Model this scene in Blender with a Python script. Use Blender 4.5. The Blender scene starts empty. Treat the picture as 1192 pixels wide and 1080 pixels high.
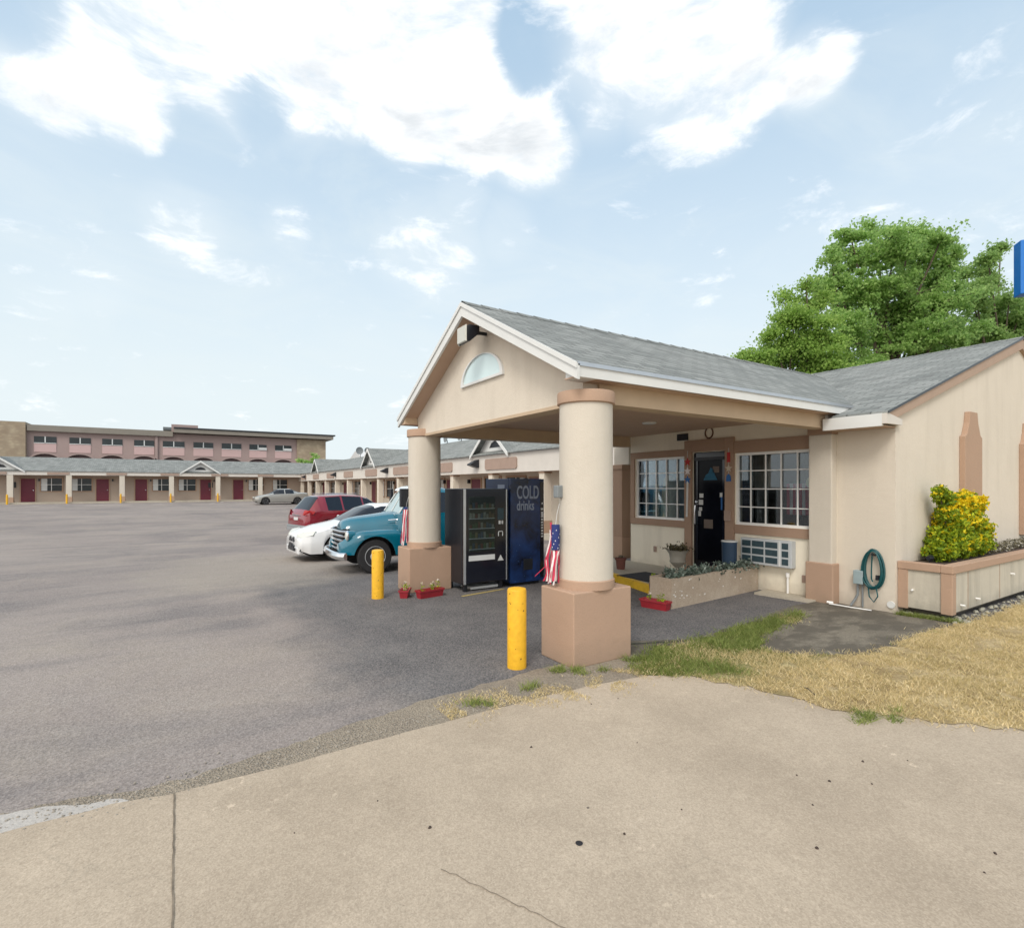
import bpy, bmesh, math, random
import numpy as np
from mathutils import Vector, Matrix
random.seed(7); RNG = np.random.default_rng(7)
C = bpy.context.scene.collection
R = math.radians; PI = math.pi
ORG = {}

# ------------------------------------------------------------------ helpers
def setp(o, label=None, cat=None, group=None, kind=None):
    if label: o['label'] = label
    if cat: o['category'] = cat
    if group: o['group'] = group
    if kind: o['kind'] = kind
    return o

def thing(name, label, cat, loc=(0, 0, 0), group=None, rz=0):
    o = bpy.data.objects.new(name, None); C.objects.link(o)
    o.location = loc; o.rotation_euler = (0, 0, rz); o.empty_display_size = .2
    ORG[o.name] = Vector(loc)
    return setp(o, label, cat, group)

class MB:
    def __init__(s): s.v = []; s.f = []; s.m = []; s.smooth = False
    def add(s, vs, fs, mi=0):
        b = len(s.v); s.v += [tuple(p) for p in vs]
        for f in fs: s.f.append(tuple(b + i for i in f)); s.m.append(mi)
        return s
    def box(s, x0, y0, z0, x1, y1, z1, mi=0):
        x0, x1 = min(x0, x1), max(x0, x1); y0, y1 = min(y0, y1), max(y0, y1); z0, z1 = min(z0, z1), max(z0, z1)
        v = [(x0,y0,z0),(x1,y0,z0),(x1,y1,z0),(x0,y1,z0),(x0,y0,z1),(x1,y0,z1),(x1,y1,z1),(x0,y1,z1)]
        return s.add(v, [(0,3,2,1),(4,5,6,7),(0,1,5,4),(1,2,6,5),(2,3,7,6),(3,0,4,7)], mi)
    def prism(s, pts, axis, a, b, mi=0):
        """extrude 2D outline along axis from a to b"""
        n = len(pts)
        def P(p, t):
            if axis == 'x': return (t, p[0], p[1])
            if axis == 'y': return (p[0], t, p[1])
            return (p[0], p[1], t)
        v = [P(p, a) for p in pts] + [P(p, b) for p in pts]
        f = [tuple(range(n)), tuple(range(2*n-1, n-1, -1))]
        f += [(i, (i+1) % n, n+(i+1) % n, n+i)[::-1] for i in range(n)]
        return s.add(v, f, mi)
    def lathe(s, prof, c, n=32, mi=0, axis='z'):
        v = []; f = []
        for r, h in prof:
            for k in range(n):
                a = 2*PI*k/n; p = (r*math.cos(a), r*math.sin(a), h)
                if axis == 'y': p = (p[0], p[2], p[1])
                if axis == 'x': p = (p[2], p[0], p[1])
                v.append((c[0]+p[0], c[1]+p[1], c[2]+p[2]))
        m = len(prof)
        for i in range(m-1):
            for k in range(n):
                f.append((i*n+k, i*n+(k+1) % n, (i+1)*n+(k+1) % n, (i+1)*n+k))
        f.append(tuple(range(n))[::-1]); f.append(tuple((m-1)*n+k for k in range(n)))
        return s.add(v, f, mi)
    def tube(s, pts, r, n=8, mi=0, closed=False):
        pts = [Vector(p) for p in pts]; N = len(pts); v = []; f = []
        rr = r if isinstance(r, (list, tuple)) else [r]*N
        up = Vector((0, 0, 1))
        prev = None
        for i, p in enumerate(pts):
            if closed: t = (pts[(i+1) % N]-pts[i-1])
            else: t = pts[min(i+1, N-1)]-pts[max(i-1, 0)]
            if t.length < 1e-9: t = Vector((0, 0, 1))
            t.normalize()
            if prev is None:
                a = t.cross(up) if abs(t.z) < .95 else t.cross(Vector((1, 0, 0)))
            else: a = prev - t*prev.dot(t)
            a.normalize(); prev = a; b = t.cross(a)
            for k in range(n):
                q = 2*PI*k/n; v.append(p + (a*math.cos(q)+b*math.sin(q))*rr[i])
        for i in range(N if closed else N-1):
            j = (i+1) % N
            for k in range(n): f.append((i*n+k, i*n+(k+1) % n, j*n+(k+1) % n, j*n+k))
        if not closed: f.append(tuple(range(n))[::-1]); f.append(tuple((N-1)*n+k for k in range(n)))
        return s.add(v, f, mi)
    def build(s, name, mat, parent=None, org=None, smooth=None, bevel=0, angle=35):
        if org is None:
            org = ORG[parent.name] if parent else Vector((0, 0, 0))
        org = Vector(org)
        me = bpy.data.meshes.new(name)
        me.from_pydata([(p[0]-org.x, p[1]-org.y, p[2]-org.z) for p in s.v], [], s.f)
        mats = mat if isinstance(mat, (list, tuple)) else [mat]
        for m in mats: me.materials.append(m)
        if len(mats) > 1: me.polygons.foreach_set('material_index', s.m)
        bm = bmesh.new(); bm.from_mesh(me); bmesh.ops.recalc_face_normals(bm, faces=bm.faces); bm.to_mesh(me); bm.free()
        if smooth or s.smooth:
            me.polygons.foreach_set('use_smooth', [True]*len(me.polygons)); me.set_sharp_from_angle(angle=R(angle))
        me.update()
        o = bpy.data.objects.new(name, me); C.objects.link(o)
        if parent: o.parent = parent
        else: o.location = org
        ORG[o.name] = org
        if bevel:
            b = o.modifiers.new('bevel', 'BEVEL'); b.width = bevel; b.segments = 2; b.limit_method = 'ANGLE'; b.angle_limit = R(40)
        return o

def B(*a, mi=0): return MB().box(*a, mi=mi)
def rot2(p, a, c=(0, 0)):
    x, y = p[0]-c[0], p[1]-c[1]
    return (c[0]+x*math.cos(a)-y*math.sin(a), c[1]+x*math.sin(a)+y*math.cos(a)) + tuple(p[2:])
def copy_thing(o, loc, label=None, rz=None):
    def cp(a, par):
        c = a.copy(); C.objects.link(c)
        if par: c.parent = par
        for ch in list(a.children): cp(ch, c)
        return c
    c = cp(o, None); c.location = loc
    if rz is not None: c.rotation_euler = (0, 0, rz)
    if label: c['label'] = label
    return c

# ------------------------------------------------------------------ materials
class NT:
    def __init__(s, name):
        s.mat = bpy.data.materials.new(name); s.mat.use_nodes = True; s.t = s.mat.node_tree
        s.b = s.t.nodes['Principled BSDF']; s.tc = s.n('ShaderNodeTexCoord'); s.obj = s.tc.outputs['Object']
    def n(s, ty, **k):
        x = s.t.nodes.new(ty)
        for a, b in k.items(): setattr(x, a, b)
        return x
    def l(s, a, b): s.t.links.new(a, b)
    def sock(s, node, i, v):
        if hasattr(v, 'is_linked') or isinstance(v, bpy.types.NodeSocket): s.l(v, node.inputs[i])
        else: node.inputs[i].default_value = v
    def math(s, op, a, b=0, c=None, clamp=False):
        x = s.n('ShaderNodeMath', operation=op, use_clamp=clamp); s.sock(x, 0, a); s.sock(x, 1, b)
        if c is not None: s.sock(x, 2, c)
        return x.outputs[0]
    def noise(s, scale, detail=4, rough=.55, vec=None, dist=0):
        x = s.n('ShaderNodeTexNoise'); x.inputs['Scale'].default_value = scale; x.inputs['Detail'].default_value = detail
        x.inputs['Roughness'].default_value = rough; x.inputs['Distortion'].default_value = dist; s.l(vec or s.obj, x.inputs['Vector']); return x.outputs['Fac']
    def map(s, v, a, b, c=0, d=1, smooth=False):
        x = s.n('ShaderNodeMapRange'); x.interpolation_type = 'SMOOTHSTEP' if smooth else 'LINEAR'
        s.sock(x, 0, v)
        for i, q in enumerate((a, b, c, d)): s.sock(x, i+1, q)
        return x.outputs[0]
    def mix(s, f, a, b, mode='MIX'):
        x = s.n('ShaderNodeMix', data_type='RGBA', blend_type=mode); s.sock(x, 0, f)
        for i, v in ((6, a), (7, b)):
            if isinstance(v, (tuple, list)): v = tuple(v)+(1,) if len(v) == 3 else v
            s.sock(x, i, v)
        return x.outputs[2]
    def scale(s, sc, vec=None):
        x = s.n('ShaderNodeMapping'); x.inputs['Scale'].default_value = sc; s.l(vec or s.obj, x.inputs['Vector']); return x.outputs[0]
    def bump(s, h, strength=.3, dist=.01, normal=None):
        x = s.n('ShaderNodeBump'); x.inputs['Strength'].default_value = strength; x.inputs['Distance'].default_value = dist
        s.l(h, x.inputs['Height'])
        if normal: s.l(normal, x.inputs['Normal'])
        return x.outputs[0]
    def fin(s, col, rough=.8, normal=None, metal=0, spec=.5):
        if isinstance(col, (tuple, list)): s.b.inputs['Base Color'].default_value = tuple(col)[:3]+(1,)
        else: s.l(col, s.b.inputs['Base Color'])
        s.sock(s.b, 'Roughness', rough); s.b.inputs['Metallic'].default_value = metal
        s.b.inputs['Specular IOR Level'].default_value = spec
        if normal: s.l(normal, s.b.inputs['Normal'])
        return s.mat

def mul(c, k): return tuple(min(1, x*k) for x in c)
def plain(name, col, rough=.6, var=.08, scale=4, bump=0, bscale=80, metal=0, spec=.5, coat=0):
    t = NT(name); n = t.noise(scale, 5); c = t.mix(n, mul(col, 1-var*1.6), mul(col, 1+var*1.6))
    nm = t.bump(t.noise(bscale, 3), bump, .01) if bump else None
    m = t.fin(c, rough, nm, metal, spec)
    if coat: t.b.inputs['Coat Weight'].default_value = coat; t.b.inputs['Coat Roughness'].default_value = .04
    return m
def stucco(name, col, streak=.12, grime=(.35, .3, .24)):
    t = NT(name)
    a = t.noise(1.2, 5); b = t.noise(1, 5, .6, t.scale((3.5, 3.5, .5))); s = t.noise(26, 3)
    c = t.mix(a, mul(col, .93), mul(col, 1.06)); c = t.mix(t.map(b, .5, .8, 0, streak*2), c, grime)
    c = t.mix(t.map(s, .3, .7, 0, .08), c, mul(col, .78))
    z = t.n('ShaderNodeSeparateXYZ'); t.l(t.n('ShaderNodeNewGeometry').outputs['Position'], z.inputs[0])
    zz = t.math('ADD', z.outputs[2], t.math('MULTIPLY', t.noise(5, 5), -.35))
    c = t.mix(t.map(zz, -.14, .08, .45, 0), c, grime)       # splash-back dirt along the foot of the wall
    return t.fin(c, .9, t.bump(t.noise(7, 3), .25, .02, t.bump(t.noise(70, 4), .6, .006)), spec=.2)

M = {}
M['cream'] = stucco('stucco_cream', (.60, .55, .475))
M['facade'] = stucco('stucco_facade', (.85, .79, .66))
M['pink'] = stucco('stucco_pinkish', (.67, .605, .515))
M['tan'] = stucco('stucco_tan', (.43, .295, .215), .08, (.3, .22, .16))
M['brown'] = stucco('trim_brown', (.38, .26, .19), .06, (.2, .14, .1))
M['soffit'] = plain('soffit_brown', (.50, .36, .27), .85, .06)
M['beam'] = plain('beam_tan', (.52, .40, .28), .85, .08)
M['white'] = plain('white_trim', (.68, .69, .68), .55, .05, 3)
M['fascia'] = plain('fascia_offwhite', (.64, .60, .55), .6, .07, 2)
M['vinyl'] = plain('white_vinyl', (.86, .86, .85), .35, .03)
M['yellow'] = plain('yellow_paint', (.78, .43, .02), .5, .16, 14, .3, 30)
M['black'] = plain('black_metal', (.012, .014, .02), .35, .2, 6)
M['blackgloss'] = plain('black_gloss', (.008, .01, .018), .12, .1, 6)
M['chrome'] = plain('chrome', (.75, .77, .8), .16, .05, 6, metal=1)
M['alu'] = plain('aluminium', (.55, .57, .6), .35, .08, 6, metal=.8)
M['rubber'] = plain('tyre_rubber', (.018, .018, .02), .8, .2, 8)
M['dark'] = plain('dark_underside', (.012, .012, .013), .9, .2, 8)
M['maroon'] = plain('maroon_door_paint', (.13, .012, .03), .5, .1, 3)
M['plate'] = plain('fascia_plate_brown', (.36, .26, .21), .75, .08)
M['red'] = plain('red_plastic', (.30, .02, .03), .4, .12, 9)
M['soil'] = plain('potting_soil', (.06, .04, .03), .95, .3, 30, .6, 60)
M['teal'] = plain('teal_car_paint', (.001, .12, .185), .22, .12, 2, coat=.8)
M['cwhite'] = plain('white_car_paint', (.72, .73, .74), .25, .03, 2, coat=.8)
M['cred'] = plain('red_car_paint', (.20, .004, .016), .22, .12, 2, coat=.9)
M['csilver'] = plain('silver_car_paint', (.38, .38, .36), .3, .05, 2, metal=.5, coat=.6)
M['bluebin'] = plain('blue_plastic', (.018, .045, .09), .5, .15, 6)
M['urn'] = plain('urn_stone', (.36, .34, .29), .85, .12, 12, .4)
M['terra'] = plain('terracotta', (.16, .06, .045), .8, .12, 12)
M['hose'] = plain('green_hose', (.004, .075, .085), .4, .2, 14)
M['grey'] = plain('grey_metal_box', (.30, .38, .40), .5, .1, 10)
M['conduit'] = plain('grey_conduit', (.2, .22, .23), .6, .1, 10)
M['signblue'] = plain('sign_blue', (.006, .16, .55), .35, .05, 3)
M['signpanel'] = plain('sign_panel_pale_blue', (.12, .42, .68), .35, .25, 1.5)
M['flagred'] = plain('flag_red', (.55, .04, .09), .8, .12, 9)
M['flagwhite'] = plain('flag_white', (.8, .74, .74), .8, .06, 9)
M['flagblue'] = plain('flag_blue', (.02, .035, .16), .8, .12, 9)
M['starblue'] = plain('star_blue', (.02, .12, .35), .6, .1, 9)
M['starred'] = plain('star_red', (.45, .02, .02), .6, .1, 9)
M['acw'] = plain('ac_housing_grey', (.50, .53, .55), .55, .05, 9)
M['acg'] = plain('ac_grille_dark', (.03, .06, .075), .5, .3, 20)
M['lampglass'] = plain('lamp_lens', (.55, .55, .50), .2, .05, 9)
M['stoneroof'] = plain('flat_roof_metal', (.22, .20, .17), .7, .1, 1)
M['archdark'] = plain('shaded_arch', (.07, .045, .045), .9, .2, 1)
M['mauve'] = plain('mauve_render', (.33, .25, .235), .85, .05, .3)
M['pinkp'] = plain('pink_panel', (.52, .37, .36), .8, .04, .5)
M['bark'] = plain('tree_bark', (.09, .07, .05), .95, .3, 8, .8, 20)
M['drape'] = plain('sheer_blue_fabric', (.25, .42, .55), .9, .3, 5)
M['dress'] = plain('cream_fabric', (.85, .76, .55), .9, .12, 8)
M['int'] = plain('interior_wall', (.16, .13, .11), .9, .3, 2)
M['mat'] = plain('door_mat_black', (.02, .022, .028), .95, .2, 40, .5, 120)
M['lightgrey'] = plain('light_plastic', (.6, .62, .62), .5, .05, 9)
M['headlamp'] = plain('headlamp_lens', (.6, .62, .58), .1, .1, 20)
M['taillamp'] = plain('tail_lamp_red', (.35, .01, .01), .15, .1, 20)
M['wheelrim'] = plain('painted_wheel', (.50, .52, .54), .35, .1, 12, metal=.25)
M['litstone'] = plain('pebble', (.30, .27, .23), .9, .35, 30)

def mat_glass(nm='window_glass', ior=1.45, add=.03, tint=(.75, .8, .82, 1)):
    t = NT(nm); n = t.t
    g = t.n('ShaderNodeBsdfGlossy'); g.inputs['Roughness'].default_value = .02; g.inputs['Color'].default_value = (.9, .95, 1, 1)
    tr = t.n('ShaderNodeBsdfTransparent'); tr.inputs['Color'].default_value = tint
    fr = t.n('ShaderNodeFresnel'); fr.inputs['IOR'].default_value = ior
    f = t.math('ADD', fr.outputs[0], add, clamp=True)
    w = t.bump(t.noise(1.7, 2), .04, .02); t.l(w, g.inputs['Normal'])
    m = t.n('ShaderNodeMixShader'); t.l(f, m.inputs[0]); t.l(tr.outputs[0], m.inputs[1]); t.l(g.outputs[0], m.inputs[2])
    t.l(m.outputs[0], n.nodes['Material Output'].inputs[0]); return t.mat
M['glass'] = mat_glass()
M['glass2'] = mat_glass('display_glass', 1.25, 0)
M['carglass'] = plain('car_glass', (.006, .01, .018), .05, .1, 3, spec=.5)
M['screenglass'] = plain('clear_windscreen', (.35, .45, .47), .06, .1, 3, spec=.9)
M['farglass'] = plain('far_window_glass', (.02, .028, .032), .15, .5, .8, spec=.4)
M['doorglass'] = plain('dark_navy_glass', (.005, .006, .010), .12, .5, 2.5, spec=.10)
M['darkglass'] = plain('dark_door_glass', (.006, .008, .016), .07, .3, 4, spec=.7)
M['halfglass'] = plain('frosted_pale_glass', (.62, .76, .78), .08, .06, 2, spec=.8)

def shingle(name, ax):
    t = NT(name)
    p = t.n('ShaderNodeSeparateXYZ'); t.l(t.n('ShaderNodeNewGeometry').outputs['Position'], p.inputs[0])
    c = t.n('ShaderNodeCombineXYZ'); t.l(p.outputs[0 if ax == 'x' else 1], c.inputs[0])
    t.l(t.math('MULTIPLY', p.outputs[2], 2.15 if ax == 'x' else 2.9), c.inputs[1])
    br = t.n('ShaderNodeTexBrick'); t.l(c.outputs[0], br.inputs['Vector'])
    br.inputs['Scale'].default_value = 1; br.inputs['Brick Width'].default_value = .31; br.inputs['Row Height'].default_value = .14
    br.inputs['Mortar Size'].default_value = .012; br.inputs['Mortar Smooth'].default_value = .4
    br.inputs['Color1'].default_value = (.19, .205, .20, 1); br.inputs['Color2'].default_value = (.32, .335, .325, 1); br.inputs['Mortar'].default_value = (.10, .105, .105, 1)
    big = t.noise(.8, 5); fine = t.noise(60, 3)
    col = t.mix(t.map(big, .3, .75, 0, .35), br.outputs[0], (.31, .32, .31))
    col = t.mix(t.map(fine, .35, .7, 0, .4), col, (.10, .11, .11))
    st = t.noise(1, 4, .6, t.scale((6, .8, .8) if ax == 'x' else (.8, 6, .8)))
    col = t.mix(t.map(st, .5, .75, 0, .4), col, (.12, .12, .115))
    return t.fin(col, .95, t.bump(t.math('ADD', br.outputs['Fac'], t.math('MULTIPLY', fine, -.6)), -.8, .012), spec=.15)
M['shx'] = shingle('shingles_canopy', 'x'); M['shy'] = shingle('shingles_main', 'y')

def stone():
    t = NT('limestone_veneer'); v = t.n('ShaderNodeTexVoronoi'); v.inputs['Scale'].default_value = 1.6; t.l(t.scale((1, 1, 2)), v.inputs['Vector'])
    c = t.mix(t.map(t.noise(1, 4), .3, .7), (.30, .23, .16), (.45, .38, .27)); c = t.mix(t.map(v.outputs['Distance'], .1, .6, 0, .5), c, (.24, .19, .14))
    return t.fin(c, .9)
M['stone'] = stone()

def asphalt():
    t = NT('lot_asphalt')
    p = t.n('ShaderNodeSeparateXYZ'); t.l(t.obj, p.inputs[0]); X, Y = p.outputs[0], p.outputs[1]
    base = t.mix(t.map(t.noise(.16, 6, .6), .35, .65), (.215, .185, .175), (.305, .265, .24))
    base = t.mix(t.map(t.noise(.5, 6, .65, dist=.6), .50, .68, 0, .7), base, (.33, .285, .24))
    base = t.mix(t.map(t.noise(.33, 7, .7, dist=.3), .38, .48, .5, 0), base, (.13, .122, .125))
    base = t.mix(t.map(t.noise(2.4, 6, .7), .52, .70, 0, .30), base, (.36, .33, .30))
    st = t.noise(1, 5, .6, t.scale((.22, .9, 1)), 1.0)
    base = t.mix(t.map(st, .50, .72, 0, .6), base, (.125, .12, .125))
    tar = t.noise(1, 3, .5, t.scale((.12, 1.6, 1)), .4)
    base = t.mix(t.map(tar, .66, .70, 0, .35), base, (.12, .11, .11))
    # newer dark surfacing round the canopy, plus the canopy's soft shadow painted in
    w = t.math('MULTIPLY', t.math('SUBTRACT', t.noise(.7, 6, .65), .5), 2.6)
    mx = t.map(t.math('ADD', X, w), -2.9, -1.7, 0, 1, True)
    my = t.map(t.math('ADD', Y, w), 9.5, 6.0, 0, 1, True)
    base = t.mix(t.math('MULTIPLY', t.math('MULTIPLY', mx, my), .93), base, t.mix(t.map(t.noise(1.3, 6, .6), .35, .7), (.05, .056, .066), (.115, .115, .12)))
    # worn tan patch beside the parked cars
    d = t.math('ADD', t.math('POWER', t.math('DIVIDE', t.math('ADD', X, 2.2), 2.2), 2), t.math('POWER', t.math('DIVIDE', t.math('ADD', Y, -9), 3.2), 2))
    base = t.mix(t.map(t.math('ADD', d, w), 1.6, .2, 0, .55, True), base, (.33, .29, .235))
    sp = t.noise(55, 3, .7); agg = t.n('ShaderNodeTexVoronoi'); agg.inputs['Scale'].default_value = 75; t.l(t.obj, agg.inputs['Vector'])
    base = t.mix(t.map(sp, .45, .75, 0, .45), base, (.40, .37, .35))
    base = t.mix(t.map(t.noise(38, 3, .7), .55, .75, 0, .6), base, (.07, .065, .07))
    base = t.mix(.20, base, t.mix(t.map(agg.outputs['Color'], .2, .9), (.08, .08, .08), (.55, .5, .48)), 'MIX')
    cr = t.n('ShaderNodeTexVoronoi', feature='DISTANCE_TO_EDGE'); cr.inputs['Scale'].default_value = .33
    vv = t.n('ShaderNodeVectorMath', operation='ADD'); nn = t.n('ShaderNodeTexNoise'); nn.inputs['Scale'].default_value = 1.4; nn.inputs['Detail'].default_value = 6; t.l(t.obj, nn.inputs['Vector'])
    t.l(t.obj, vv.inputs[0]); t.l(nn.outputs['Color'], vv.inputs[1]); t.l(vv.outputs[0], cr.inputs['Vector'])
    crk = t.math('MULTIPLY', t.map(cr.outputs['Distance'], .0, .005, .5, 0), t.map(t.noise(.9, 3), .56, .68))
    base = t.mix(crk, base, (.06, .055, .05))
    return t.fin(base, .92, t.bump(t.math('ADD', agg.outputs['Distance'], t.noise(120, 2)), .35, .008), spec=.06)
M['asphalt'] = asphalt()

def concrete(name, c1, c2, stain=(.22, .2, .16), wet=False):
    t = NT(name)
    c = t.mix(t.map(t.noise(.45, 6, .62), .35, .68), c1, c2)
    c = t.mix(t.map(t.noise(1.6, 7, .7, dist=.4), .56, .8, 0, .4), c, mul(c1, .78))
    c = t.mix(t.map(t.noise(6, 6, .7), .58, .75, 0, .35), c, mul(c2, 1.25))
    c = t.mix(t.map(t.noise(.9, 7, .68, dist=.3), .36, .50, .38, 0), c, mul(c1, .80))
    c = t.mix(t.map(t.noise(2.7, 6, .7), .50, .70, 0, .35), c, mul(c2, 1.18))
    c = t.mix(t.map(t.noise(30, 4, .75), .50, .72, 0, .40), c, mul(c1, .72))
    sp = t.n('ShaderNodeTexVoronoi'); sp.inputs['Scale'].default_value = 130; t.l(t.obj, sp.inputs['Vector'])
    c = t.mix(.16, c, t.mix(t.map(sp.outputs['Color'], .2, .9), (.12, .10, .08), (.7, .62, .5)))
    c = t.mix(t.map(t.noise(90, 3, .7), .52, .72, 0, .45), c, mul(c1, .6))
    fl_ = t.math('MULTIPLY', t.map(t.noise(14, 5, .7), .60, .66), t.map(t.noise(.7, 3), .48, .62))
    c = t.mix(t.math('MULTIPLY', fl_, .5), c, mul(c2, 1.5))
    spt = t.n('ShaderNodeTexVoronoi'); spt.inputs['Scale'].default_value = 2.1; t.l(t.obj, spt.inputs['Vector'])
    c = t.mix(t.map(spt.outputs['Distance'], .014, .022, .85, 0), c, (.06, .05, .045))
    if wet:
        c = t.mix(t.map(t.noise(1.3, 7, .68, t.scale((1, 1.7, 1)), .15), .44, .55, 0, .8), c, (.10, .09, .075))
    cr = t.n('ShaderNodeTexVoronoi', feature='DISTANCE_TO_EDGE'); cr.inputs['Scale'].default_value = .22
    vv = t.n('ShaderNodeVectorMath', operation='ADD'); nn = t.n('ShaderNodeTexNoise'); nn.inputs['Scale'].default_value = 1.1; nn.inputs['Detail'].default_value = 7; t.l(t.obj, nn.inputs['Vector'])
    t.l(t.obj, vv.inputs[0]); t.l(nn.outputs['Color'], vv.inputs[1]); t.l(vv.outputs[0], cr.inputs['Vector'])
    c = t.mix(t.math('MULTIPLY', t.map(cr.outputs['Distance'], 0, .0016, .35, 0), t.map(t.noise(.8, 2), .5, .6)), c, stain)
    return t.fin(c, .92, t.bump(t.noise(110, 4), .3, .006), spec=.2)
M['conc'] = concrete('apron_concrete', (.385, .315, .24), (.485, .405, .315))
M['conc2'] = concrete('old_slab_concrete', (.12, .11, .09), (.20, .18, .145), wet=True)
M['walk'] = concrete('walkway_concrete', (.42, .38, .31), (.5, .46, .38))
M['crumb'] = concrete('crumbled_concrete', (.42, .40, .38), (.52, .50, .48))
M['plantc'] = concrete('planter_concrete', (.36, .28, .21), (.52, .45, .37))

def gravel():
    t = NT('gravelly_dirt'); v = t.n('ShaderNodeTexVoronoi'); v.inputs['Scale'].default_value = 70; t.l(t.obj, v.inputs['Vector'])
    c = t.mix(t.map(t.noise(1.2, 6), .35, .65), (.24, .205, .165), (.34, .29, .225))
    c = t.mix(.25, c, t.mix(t.map(v.outputs['Color'], .2, .9), (.1, .09, .08), (.5, .44, .36)))
    return t.fin(c, .95, t.bump(v.outputs['Distance'], .7, .02), spec=.15)
M['gravel'] = gravel()
def turf():
    t = NT('dry_turf_soil'); p = t.n('ShaderNodeSeparateXYZ'); t.l(t.obj, p.inputs[0])
    c = t.mix(t.map(t.noise(2.2, 6), .35, .65), (.36, .27, .14), (.62, .50, .30))
    g = t.math('ADD', p.outputs[1], t.math('MULTIPLY', t.noise(1.5, 5), 1.4))
    c = t.mix(t.map(g, -.9, -.2, 0, .85), c, (.10, .15, .03))
    c = t.mix(t.map(t.noise(45, 4, .7), .45, .7, 0, .6), c, (.12, .09, .04))
    return t.fin(c, 1, t.bump(t.noise(70, 4, .7), .9, .02), spec=.05)
M['turf'] = turf()

def leafmat(name, cols, trans=.35):
    t = NT(name); g = t.n('ShaderNodeNewGeometry'); r = t.n('ShaderNodeValToRGB'); t.l(g.outputs['Random Per Island'], r.inputs[0])
    e = r.color_ramp.elements; e[0].color = cols[0]+(1,); e[1].color = cols[-1]+(1,)
    for i, c in enumerate(cols[1:-1]): x = e.new((i+1)/(len(cols)-1)); x.color = c+(1,)
    col = t.mix(t.map(t.noise(.5, 3), .4, .7, 0, .35), r.outputs[0], mul(cols[0], .9))
    t.fin(col, .6, spec=.3)
    tr = t.n('ShaderNodeBsdfTranslucent'); t.l(t.mix(.5, col, mul(cols[-1], 1.2)), tr.inputs[0])
    m = t.n('ShaderNodeMixShader'); m.inputs[0].default_value = trans
    t.l(t.b.outputs[0], m.inputs[1]); t.l(tr.outputs[0], m.inputs[2]); t.l(m.outputs[0], t.t.nodes['Material Output'].inputs[0]); return t.mat
M['leaf'] = leafmat('leaf_green', [(.14, .26, .07), (.28, .46, .12), (.50, .68, .24)], .58)
M['leaf2'] = leafmat('leaf_dark_green', [(.14, .25, .07), (.27, .42, .12), (.42, .58, .20)], .58)
M['leaf3'] = leafmat('leaf_bright_green', [(.15, .27, .06), (.29, .46, .09), (.46, .62, .17)], .55)
M['bushg'] = leafmat('shrub_leaf_green', [(.06, .14, .01), (.22, .32, .02), (.48, .55, .03)], .3)
M['bushy'] = leafmat('shrub_leaf_yellow', [(.80, .55, .01), (.9, .66, .01), (.75, .72, .04)], .3)
M['greyleaf'] = leafmat('grey_green_leaf', [(.05, .08, .06), (.13, .17, .14), (.28, .33, .29)], .15)
M['gcover'] = leafmat('ground_cover_leaf', [(.06, .05, .02), (.14, .12, .06), (.5, .48, .42)], .15)
M['grassg'] = leafmat('green_grass', [(.10, .15, .03), (.21, .27, .06), (.40, .42, .15)], .3)
M['grassd'] = leafmat('dry_grass', [(.34, .27, .10), (.68, .53, .28), (.92, .78, .50)], .3)
M['petal'] = leafmat('pale_petals', [(.5, .42, .32), (.7, .62, .5), (.8, .74, .66)], .2)

# ------------------------------------------------------------------ ground
def gz(x, y):
    ks = [(-1e4, 0), (6.5, 0), (10, -.10), (17, -.20), (25, -.16), (40, .08), (54, .28), (1e4, .28)]
    for (a, za), (b, zb) in zip(ks, ks[1:]):
        if y <= b:
            t = (y-a)/(b-a); t = t*t*(3-2*t); return za+(zb-za)*t
def struct(name, mb, m): o = mb.build(name, m); setp(o, kind='structure'); return o

g = MB()
xs = [-900, -300, -120, -60] + list(range(-44, 45, 4)) + [60, 120, 300, 900]
ys = [-900, -300, -100, -40, -20, -8, 0, 5] + [6.5+.9*i for i in range(60)] + [80, 120, 300, 900]
for y in ys:
    for x in xs: g.v.append((x, y, gz(x, y)))
nx = len(xs)
for j in range(len(ys)-1):
    for i in range(nx-1): g.f.append((j*nx+i, j*nx+i+1, (j+1)*nx+i+1, (j+1)*nx+i)); g.m.append(0)
g.smooth = True
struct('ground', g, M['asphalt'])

def ragged(pts, amp, seg=.12, seed=1):
    rnd = random.Random(seed); out = []
    n = len(pts)
    for i in range(n):
        a = Vector(pts[i]); b = Vector(pts[(i+1) % n]); L = (b-a).length; k = max(1, int(L/seg)) if L < 14 else 1
        d = (b-a).normalized(); nrm = Vector((-d.y, d.x)); o = 0
        for j in range(k):
            t = j/k; o = o*.6+rnd.uniform(-amp, amp); w = min(1, j, k-j)
            p = a+(b-a)*t+nrm*(o*w); out.append((p.x, p.y))
    return out
def sheet(name, pts, z, m):
    mb = MB(); mb.add([(x, y, z) for x, y in pts], [tuple(range(len(pts)))])
    return struct(name, mb, m)
conc_pts = [(-40, -.60), (-4.6, -.60), (-3.98, -.59), (-3.69, -.66), (-3.09, -.68), (-2.2, -.65), (-1.39, -.66), (-.59, -.68), (.24, -.80), (.8, -.9), (3, -3), (9, -9), (9, -60), (-40, -60)]
sheet('concrete_apron', ragged(conc_pts, .010, .10, 3), .008, M['conc'])
grav = [(-9, -.9), (-9, -.35), (-4.5, -.36), (-3.65, -.50), (-2.72, -.34), (-2.06, -.22), (-1.27, -.13), (-.6, -.08), (.2, -.08), (.6, -.3), (1.2, -.3), (1.2, -1.0), (0, -.95), (-3, -.9)]
sheet('gravel_strip', ragged(grav, .022, .06, 5), .004, M['gravel'])
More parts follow.
